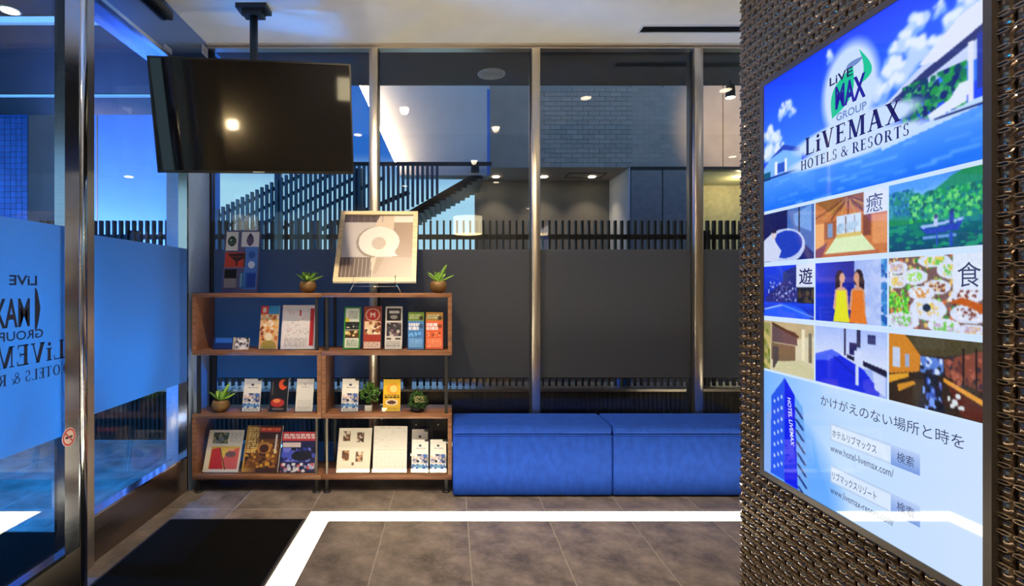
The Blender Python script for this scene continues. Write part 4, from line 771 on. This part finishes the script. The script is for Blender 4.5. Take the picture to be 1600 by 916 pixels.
c.ell(.44, .44, .24, .24, (150, 128, 112)).ell(.52, .43, .29, .24, (240, 234, 228)).poly([(.55, .20), (.72, .30), (.80, .42), (.76, .44), (.76, .62), (.80, .66), (.5, .67)], (240, 234, 228)).ell(.52, .46, .10, .10, (205, 185, 172))
c.build('artwork', B0 + ru * fw + uu * (Hh - fw) - nm * .0115, ru * (L_ - 2 * fw), -uu * (Hh - 2 * fw), PRINT, e)
MB().prism([B0 + ru * fw + uu * fw - nm * .006, B0 + ru * (L_ - fw) + uu * fw - nm * .006, B0 + ru * (L_ - fw) + uu * (Hh - fw) - nm * .006, B0 + ru * fw + uu * (Hh - fw) - nm * .006], -nm * .002).build('glazing', GLASS, e)
e = tag(empty('wire_easel', (-.45, 3.2, Z1)), 'small chrome wire easel under the framed picture', 'easel')
for x in (-.575, -.325):
    s_ = -1 if x < -.45 else 1; q = B0 + ru * (x + .698); dn = q - nm * .026
    MB().tube([dn + uu * .30, dn, dn - uu * .006, q - uu * .006 + nm * .004, q + nm * .006 + uu * .035], .0032, 8).build('hook_arm', CHROME, e)
    MB().tube([dn, (x + s_ * .015, 3.15, Z1 + .035), (x + s_ * .03, 3.145, Z1 + .0035)], .0032, 8).build('front_leg', CHROME, e)
MB().tube([(-.585, 3.148, Z1 + .04), (-.315, 3.148, Z1 + .04)], .003, 8).build('cross_wire', CHROME, e)
MB().tube([(-.45, 3.148, Z1 + .04), (-.45, 3.30, Z1 + .0035)], .003, 8).build('rear_leg', CHROME, e)

# plants
def leafmesh(base, dirv, L, w, curl, n=6):
    d = Vector(dirv).normalized(); side = d.cross(Vector((0, 0, 1)))
    side = side.normalized() if side.length > .05 else Vector((1, 0, 0)); up = side.cross(d); vs = []; fs = []
    for i in range(n + 1):
        t = i / n; c_ = Vector(base) + d * L * t + up * curl * L * t * t; ww = w * (math.sin(math.pi * (t * .82 + .14)) ** .8) if i < n else .0004
        vs += [c_ - side * ww + up * ww * .35, c_ - up * .0015, c_ + side * ww + up * ww * .35, c_ - up * .0035]
    for i in range(n):
        k = i * 4; fs += [(k, k + 1, k + 5, k + 4), (k + 1, k + 2, k + 6, k + 5), (k + 2, k + 3, k + 7, k + 6), (k + 3, k, k + 4, k + 7)]
    return vs, fs
def succulent(px, ypot_top, zb, Y, lab, seed, tall=None, k=1.):
    x = Xp(px, Y); e = tag(empty('potted_succulent', (x, Y, zb)), lab, 'plant', 'succulents in brown pots'); q = random.Random(seed); hp_ = .072 * k
    MB().lathe([(.026 * k, .0005), (.044 * k, .012), (.054 * k, .034 * k), (.052 * k, .052 * k), (.043 * k, hp_), (.038 * k, hp_), (.040 * k, hp_ - .01)], (x, Y, zb), 28).build('pot', POT, e)
    MB().lathe([(.038 * k, hp_ - .012), (.037 * k, hp_ - .006)], (x, Y, zb), 20).build('soil', SOIL, e)
    n = 12
    for i in range(n):
        an = i * 2.4 + q.uniform(-.2, .2); el = .28 + .95 * (i / n) + q.uniform(-.1, .1); L = .105 * (1 - .4 * i / n) * k
        if tall and i in (2, 5, 7): an = q.uniform(-.5, .3); el = 1.0; L = .12
        vs, fs = leafmesh((x, Y, zb + hp_ - .008), (math.cos(an) * math.cos(el), math.sin(an) * math.cos(el), math.sin(el)), L, .019 * k, .12)
        MB().add(vs, fs, True).build('leaf', LEAF, e)
succulent(481, 437, Z1, 3.22, 'small succulent in a round brown pot left of the framed picture', 3)
succulent(685, 437, Z1, 3.22, 'small succulent with raised leaves in a round brown pot right of the framed picture', 5, True)
succulent(345, 623, Z3, 3.20, 'succulent in a round brown pot on the middle shelf', 8, True)
def bush(x, y, zc, r, n, seed, sz, squash=1.):
    q = random.Random(seed); m = MB()
    for _ in range(n):
        d = Vector((q.gauss(0, 1), q.gauss(0, 1), q.gauss(0, 1))).normalized(); p = Vector((x, y, zc)) + Vector((d.x, d.y, d.z * squash)) * r * q.uniform(.45, 1)
        d2 = (d + Vector((q.gauss(0, .5), q.gauss(0, .5), q.gauss(.2, .5)))).normalized(); vs, fs = leafmesh(p, d2, sz * q.uniform(.7, 1.2), sz * .32, .2, 3); m.add(vs, fs, True)
    return m
x = Xp(576, 3.2); e = tag(empty('potted_plant', (x, 3.2, Z3)), 'little leafy plant in a white pot', 'plant')
MB().rbox(x - .022, x + .022, 3.178, 3.222, Z3 + .0005, Z3 + .042, .006, 2).build('pot', WHITE, e); MB().box(x - .018, x + .018, 3.182, 3.218, Z3 + .0415, Z3 + .0435).build('soil', SOIL, e)
MB().tube([(x, 3.2, Z3 + .04), (x + .003, 3.2, Z3 + .09)], .0025, 6).tube([(x, 3.2, Z3 + .05), (x + .02, 3.2, Z3 + .13)], .002, 6).build('stem', LEAF2, e)
o = bush(x + .004, 3.2, Z3 + .105, .058, 110, 4, .026, 1.0).build('foliage', pm('mid_green_leaf', (.09, .22, .035), .45, 0, .5, 40), e); o['kind'] = 'stuff'
x = Xp(653, 3.2); e = tag(empty('leaf_ball_plant', (x, 3.2, Z3)), 'dark green ball shaped plant at the right of the middle shelf', 'plant')
MB().lathe([(.03, .0005), (.042, .012), (.044, .03), (.04, .035)], (x, 3.2, Z3), 20).build('pot', BLACK, e)
o = bush(x, 3.2, Z3 + .060, .055, 320, 9, .02).build('foliage', LEAF2, e); o['kind'] = 'stuff'
m = MB()
for k in range(5): q = random.Random(k); m.tube([(x + .012 + .022 * math.cos(t) * (1 + .1 * k), 3.142 + .002 * k, Z3 + .085 + .018 * math.sin(t + k)) for t in np.linspace(0, 3 + k * .5, 10)], .0012, 5)
m.build('twine', pm('raffia_twine', (.5, .42, .2), .7), e)

# ================================================================== OUTSIDE THE GLASS
# dark canopy over the forecourt, round grille, light slots
struct(MB().box(LX - .02, 6, GY + .08, 4.15, 2.83, 2.95).build('canopy_soffit', SOFF))
sf = struct(MB().box(-7, LX - .17, -2, 3.08, 2.83, 2.95).box(-7, LX - .17, 3.19, 4.33, 2.83, 2.95).box(-7, LX - .17, 4.40, 4.85, 2.83, 2.95).box(-7, LX - .17, 3.08, 4.40, 2.90, 2.95).build('porch_soffit', SOFF))
SLOT = pm('blue_light_slot', (.5, .6, .8), .5, emit=(.10, .34, 1.0), es=1.6)
for y0, y1, lab in ((3.085, 3.185, 'glowing pale blue slot light across the porch ceiling near the door'), (4.335, 4.395, 'narrow blue slot light at the far side of the porch ceiling')):
    e = tag(empty('slot_light', (-3.5, y0, 2.83)), lab, 'light'); MB().box(-6.5, LX - .25, y0, y1, 2.842, 2.85).build('diffuser', SLOT, e); MB().box(-6.5, LX - .25, y0 - .004, y0, 2.826, 2.85).box(-6.5, LX - .25, y1, y1 + .004, 2.826, 2.85).build('channel', STEEL, e)
downlight(-2.54, 3.02, 2.83, 6, None, 'round downlight in the dark porch ceiling outside the door', 90, None)
downlight(-3.0, 2.3, 2.83, 320, None, 'added blue downlight in the porch ceiling near the doormat', 84, None, BLUE)  # unseen lamp added to turn the paving blue
downlight(-2.7, 3.7, 2.83, 260, None, 'added blue downlight in the porch ceiling near the fence', 84, None, BLUE)  # second unseen lamp added for the blue paving
p = at(768, 115, 1.604 * F / 335); e = tag(empty('ceiling_grille', (p.x, p.y, 2.83)), 'round ceiling grille in the dark canopy outside the glazing', 'grille')
MB().lathe([(.104, 0), (.104, -.006), (.09, -.009), (.088, -.003)], (p.x, p.y, 2.83), 32).build('ring', pm('grey_grille', (.4, .39, .37), .5), e)
for k in range(4): MB().lathe([(.085 - k * .02, -.004), (.085 - k * .02, -.009), (.075 - k * .02, -.009), (.075 - k * .02, -.004)], (p.x, p.y, 2.83), 28).build('louvre_ring', MATS['grey_grille'], e)

# slat fence on a low ribbed wall
FYY = 4.30
fe = tag(empty('slat_fence', (-.3, FYY, .4)), 'black fence of thin upright slats outside the glazing', 'fence')
sl = MB().box(-.008, .008, -.02, .02, 0, 1.356); me = bpy.data.meshes.new('slat'); me.from_pydata(sl.v, [], sl.f); me.materials.append(FENCE)
x = -3.35
while x < 2.95: shared('slat', me, (x + .3, 0, .022), fe); x += .0541
for z in (1.646, .50): MB().box(-3.4, 3.0, FYY + .004, FYY + .036, z - .02, z + .02).build('rail', FENCE, fe)
for x in (-2.62, -.35, 2.12): MB().box(x - .03, x + .03, FYY + .02, FYY + .08, .4, 1.70).build('post', FENCE, fe)
lw = struct(MB().box(-4.0, 3.0, 4.22, 4.50, -.04, .395).build('wall_low', pm('dark_cladding', (.03, .028, .026), .6)))
me = bpy.data.meshes.new('rib'); q = MB().box(-.009, .009, -.012, 0, 0, .36); me.from_pydata(q.v, [], q.f); me.materials.append(MATS['dark_cladding'])
for k in range(190): shared('rib', me, (-3.9 + k * .036, 4.22, .02), lw)
MB().box(-4.0, 3.0, 4.19, 4.52, .395, .415).build('coping', STEEL, lw)
e = tag(empty('blue_crate', (Xp(974, 4.4), 4.42, .415)), 'small bright blue crate behind the fence on the low wall', 'crate'); a, b = Xp(965, 4.40), Xp(984, 4.40)
BLU = pm('bright_blue_plastic', (.01, .17, .85), .4); zt = Zp(588, 4.4)
MB().box(a, b, 4.36, 4.48, .4155, .425).box(a, a + .005, 4.36, 4.48, .425, zt).box(b - .005, b, 4.36, 4.48, .425, zt).box(a + .005, b - .005, 4.36, 4.365, .425, zt - .015).box(a + .005, b - .005, 4.475, 4.48, .425, zt - .015).build('tub', BLU, e); MB().box(a - .003, b + .003, 4.355, 4.36, zt - .02, zt - .01).build('rim', BLU, e)
e = tag(empty('stone_planter', (Xp(748, 4.6), 4.6, 0)), 'rough beige stone planter edge behind the fence', 'planter')
q = random.Random(3); x = Xp(690, 4.62)
while x < Xp(800, 4.62):
    w_ = q.uniform(.03, .07); MB().rbox(x, x + w_ - .004, 4.56 + q.uniform(0, .02), 4.72, .0, Zp(588, 4.6) + q.uniform(-.01, .01), .005, 1).build('stone', pm('beige_stone', (.45, .33, .2), .8, 0, .4, 30), e); x += w_

# staircase with slatted balustrade
SYY = 6.2
stc = tag(empty('outside_staircase', (-1.2, SYY, 0)), 'blue grey outdoor staircase with slatted balustrade', 'staircase')
px = 341.
def top_y(x): return 325 - (x - 345) * .50 if x < 475 else 259
while px < 690:
    a = Xp(px, SYY); w_ = .016; zt = Zp(top_y(px), SYY); zb = Zp(420, SYY)
    if px > 628: zb = Zp(326 - (px - 628) * .50 + 6, SYY)
    MB().box(a - w_, a + w_, SYY - .02, SYY + .02, zb, zt).build('baluster', STAIRM, stc); px += 7.6
for dy, x0, x1 in ((12, 341, 470), (34, 341, 520), (58, 345, 560), (80, 380, 600)):
    MB().bar(at(x0, 325 - (x0 - 345) * .5 + dy, SYY + .05), at(x1, 325 - (x1 - 345) * .5 + dy, SYY + .05), .03, .035).build('handrail', STAIRM, stc)
for px in (432, 560): MB().box(Xp(px, SYY) - .035, Xp(px, SYY) + .035, SYY + .03, SYY + .10, 0, Zp(262, SYY)).build('post', STAIRM, stc)
STD = pm('dark_stair_steel', (.035, .034, .035), .6)
A, B = at(600, 352, SYY + .25), at(735, 274, SYY + .25)
MB().prism([A, B, B + Vector((.14, 0, 0)), A + Vector((.14, 0, 0))], (0, .06, 0)).build('stringer', STD, stc)
for k in range(16):
    t = (k + .5) / 16; p = A.lerp(B, t); MB().box(p.x + .06, p.x + .19, SYY + .25, SYY + 1.2, p.z - .02, p.z + .004).build('tread', STD, stc)
MB().bar(at(470, 372, SYY + .1), at(640, 300, SYY + .1), .03, .05).build('handrail', STD, stc)
MB().box(Xp(552, SYY), Xp(768, SYY), SYY - .03, SYY + .02, Zp(259, SYY), Zp(254, SYY)).build('top_rail', STD, stc)

# white stair soffit block with a warm light strip along its slanting edge
BYW = 6.6
wb = tag(empty('white_stairwell_block', (0, BYW, 2.6)), 'white slanting stairwell block lit warm along its left edge', 'building part')
poly = [at(x, y, BYW) for x, y in ((548, 100), (618, 257), (625, 274), (765, 274), (765, 100))]
MB().prism(poly, (0, .25, 0)).build('block', EXT_WHITE, wb)
a, b = at(556, 118, BYW - .14), at(622, 262, BYW - .14)
MB().bar(a, b, .02, .03, (0, 1, 0)).build('light_strip', pm('warm_led_strip', (.9, .8, .6), .4, emit=(1, .70, .42), es=48.), wb)
MB().box(Xp(761, BYW), Xp(765, BYW) + .005, BYW - .012, BYW, Zp(274, BYW), Zp(140, BYW)).build('edge_trim', pm('blue_lit_edge', (.08, .25, .8), .5), wb)  # blue light along the block's edge, drawn as a coloured strip
MB().box(Xp(736, BYW), Xp(748, BYW), BYW - .09, BYW - .002, Zp(270, BYW), Zp(262, BYW)).build('camera_box', BLACK, wb)

# grey neighbouring building with a covered passage
NY = 6.9
nb = tag(empty('neighbour_building', (2, NY, 0)), 'grey tiled neighbouring building with a covered passage', 'building')
MB().box(Xp(765, NY), Xp(985, NY), NY, NY + .3, Zp(262, NY), 5.2).build('upper_wall', EXT_GREY, nb)
tw, th = .145, .062; tx = MB().box(0, tw - .006, -.012, 0, 0, th - .006); tme2 = bpy.data.meshes.new('wall_tile'); tme2.from_pydata(tx.v, [], tx.f); tme2.materials.append(EXT_TILE)
z = Zp(262, NY) + .004; r = 0
while z < 3.86:
    x = Xp(842, NY) + (tw / 2 if r % 2 else 0)
    while x < Xp(1064, NY) - tw: shared('wall_tile', tme2, (x - 2, 0, z), nb); x += tw
    z += th; r += 1
zs = Zp(262, NY); RB = NY + .85
MB().box(Xp(740, NY), Xp(985, NY), NY + .3, RB + .1, zs, zs + .1).build('passage_ceiling', EXT_GREY, nb)
MB().box(Xp(742, RB), Xp(985, NY), RB, RB + .1, 0, zs).build('passage_wall', EXT_DARK, nb)
MB().box(Xp(985, NY) - .02, Xp(985, NY), NY, RB, 0, zs).build('passage_side', EXT_WHITE, nb)
a, b = at(888, 268, NY + .35), at(940, 276, NY + .6); MB().box(a.x, b.x, NY + .32, NY + .335, zs - .006, zs).box(a.x, b.x, NY + .60, NY + .615, zs - .006, zs).box(a.x, a.x + .015, NY + .335, NY + .6, zs - .006, zs).box(b.x - .015, b.x, NY + .335, NY + .6, zs - .006, zs).build('access_hatch', BLACK, nb)
for a, b in ((986, 1034), (1036, 1096)): MB().box(Xp(a, NY), Xp(b, NY), NY - .01, NY + .2, 0, Zp(266, NY)).build('wall_panel', pm('taupe_panel', (.34, .31, .30), .45), nb)
for a, b in ((986, 1034), (1036, 1128), (1130, 1260)): MB().box(Xp(a, NY), Xp(b, NY), NY - .01, NY + .2, Zp(261, NY), 5.2).build('upper_panel', EXT_GREY, nb)
MB().box(Xp(985, NY), Xp(1260, NY), NY - .02, NY + .1, Zp(266, NY), Zp(261, NY)).build('shadow_gap_bar', BLACK, nb)
YEL = pm('yellow_plaster', (.52, .46, .26), .8)
MB().box(Xp(1097, NY), Xp(1290, NY), NY + 1.2, NY + 1.3, 0, zs).build('entrance_wall', YEL, nb); MB().box(Xp(1097, NY), Xp(1290, NY), NY + .2, NY + 1.2, zs, zs + .08).build('entrance_ceiling', YEL, nb)
for px, py in ((775, 286), (850, 286), (925, 286), (1151, 290)):
    p = at(px, py, NY + .55); MB().lathe([(.05, 0), (.05, -.01), (.03, -.012)], (p.x, p.y, zs - .0005), 16).build('passage_lamp', LAMP, nb)
for px in (775, 850, 925): add_light('passage_lamp_beam', 'SPOT', (Xp(px, NY + .55), NY + .55, zs - .05), 16, WARM, (Xp(px, NY + .55), NY + .70, 0), .03, 100, .8)
add_light('entrance_lamp_beam', 'POINT', (Xp(1160, NY + .6), NY + .6, zs - .15), 9, (1, .86, .5), None, .06)

# white side wall, blue light put into its colour, and tiled column across the forecourt
wl = struct(MB().box(-7.5, Xp(333, 6.6), 6.6, 6.8, 0, 5.0).build('wall_across', pm('blue_lit_wall', (.06, .25, .88), .7, 0, .04, 5)))
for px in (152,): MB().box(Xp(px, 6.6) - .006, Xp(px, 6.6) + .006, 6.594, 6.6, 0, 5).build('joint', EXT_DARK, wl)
cx0, cx1 = -4.75, Xp(45, 5.0)
cb = tag(empty('tiled_column', ((cx0 + cx1) / 2, 5.2, 0)), 'column clad in small square tiles outside the door', 'column')
MB().box(cx0, cx1, 5.0, 5.37, 0, 4.5).build('core', EXT_DARK, cb)
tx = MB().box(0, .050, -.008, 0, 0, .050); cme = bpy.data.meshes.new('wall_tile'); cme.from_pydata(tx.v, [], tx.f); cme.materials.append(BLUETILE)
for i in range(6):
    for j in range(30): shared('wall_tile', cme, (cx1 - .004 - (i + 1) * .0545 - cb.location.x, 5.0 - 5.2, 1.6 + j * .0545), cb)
# unseen coloured lamps added to light the wall, the column and the film
def washer(x, y, z, target, energy, col, lab, angle=110):
    e = tag(empty('added_washer', (x, y, z)), lab, 'floodlight', 'added floodlights of the forecourt')
    MB().rbox(x - .06, x + .06, y - .03, y + .03, z, z + .06, .006, 2).build('housing', BLACK, e); MB().box(x - .05, x + .05, y - .02, y + .02, z + .061, z + .063).build('lens', pm('blue_lens', (.2, .4, .9), .3, emit=(.1, .35, 1), es=8.), e)
    add_light('added_washer_beam', 'SPOT', (x, y, z + .10), energy, col, target, .05, angle, .8, e)
washer(-4.6, 5.95, .0, (-4.7, 6.6, 2.4), 1800, (1, .8, 1), 'low floodlight added at the foot of the side wall')
washer(-3.5, 5.95, .0, (-3.2, 6.6, 2.4), 420, (.1, .5, 1), 'low blue floodlight added behind the black fence')
washer(-4.2, 3.6, .0, (-4.4, 5.0, 2.2), 300, (.02, .3, 1), 'low blue floodlight added by the tiled column')
for x, y, tg, en, lab in ((-2.5, 1.35, (-1.52, 1.35, .94), 520, 'ground uplighter added nearest the street outside the sliding leaf'), (-2.5, 1.85, (-1.52, 1.85, .94), 520, 'ground uplighter added outside the lettered door film'), (-2.5, 2.40, (-1.6, 2.40, .94), 330, 'ground uplighter added outside the door post'), (-2.62, 2.86, (-1.6, 2.86, .96), 340, 'ground uplighter added outside the fixed side pane'), (-1.25, 4.02, (-1.2, 3.45, 1.0), 60, 'ground uplighter added between the back glazing and the fence')):  # unseen uplighters added to make the frosted film glow blue
    e = tag(empty('added_uplighter', (x, y, 0)), 'blue ' + lab, 'uplighter', 'added blue uplighters of the forecourt')
    MB().lathe([(.07, .0005), (.07, .012), (.055, .015)], (x, y, 0), 24).build('rim', STEEL, e); MB().lathe([(.052, .0152), (.05, .018)], (x, y, 0), 24).build('lens', MATS['blue_lens'], e)
    add_light('added_uplighter_beam', 'SPOT', (x, y, .03), en, BLUE, tg, .06, 52 if x < -2 else 84, .6, e)
e = tag(empty('added_spot', (2.17, 4.10, 2.78)), 'small warm spotlight added under the canopy by the pillar', 'spotlight')  # added lamp, stands in for a warm reflection over the upper panels
MB().lathe([(.03, 2.79), (.035, 2.74), (.035, 2.70)], (2.17, 4.05, 0), 18).box(2.165, 2.175, 4.045, 4.055, 2.78, 2.83).build('housing', BLACK, e); MB().lathe([(.033, 2.699), (.033, 2.697)], (2.17, 4.05, 0), 18).build('lens', LAMP, e)
add_light('added_spot_beam', 'SPOT', (2.19, 4.2, 2.72), 520, (1, .72, .45), at(1185, 185, NY), .03, 42, 1.0, e)
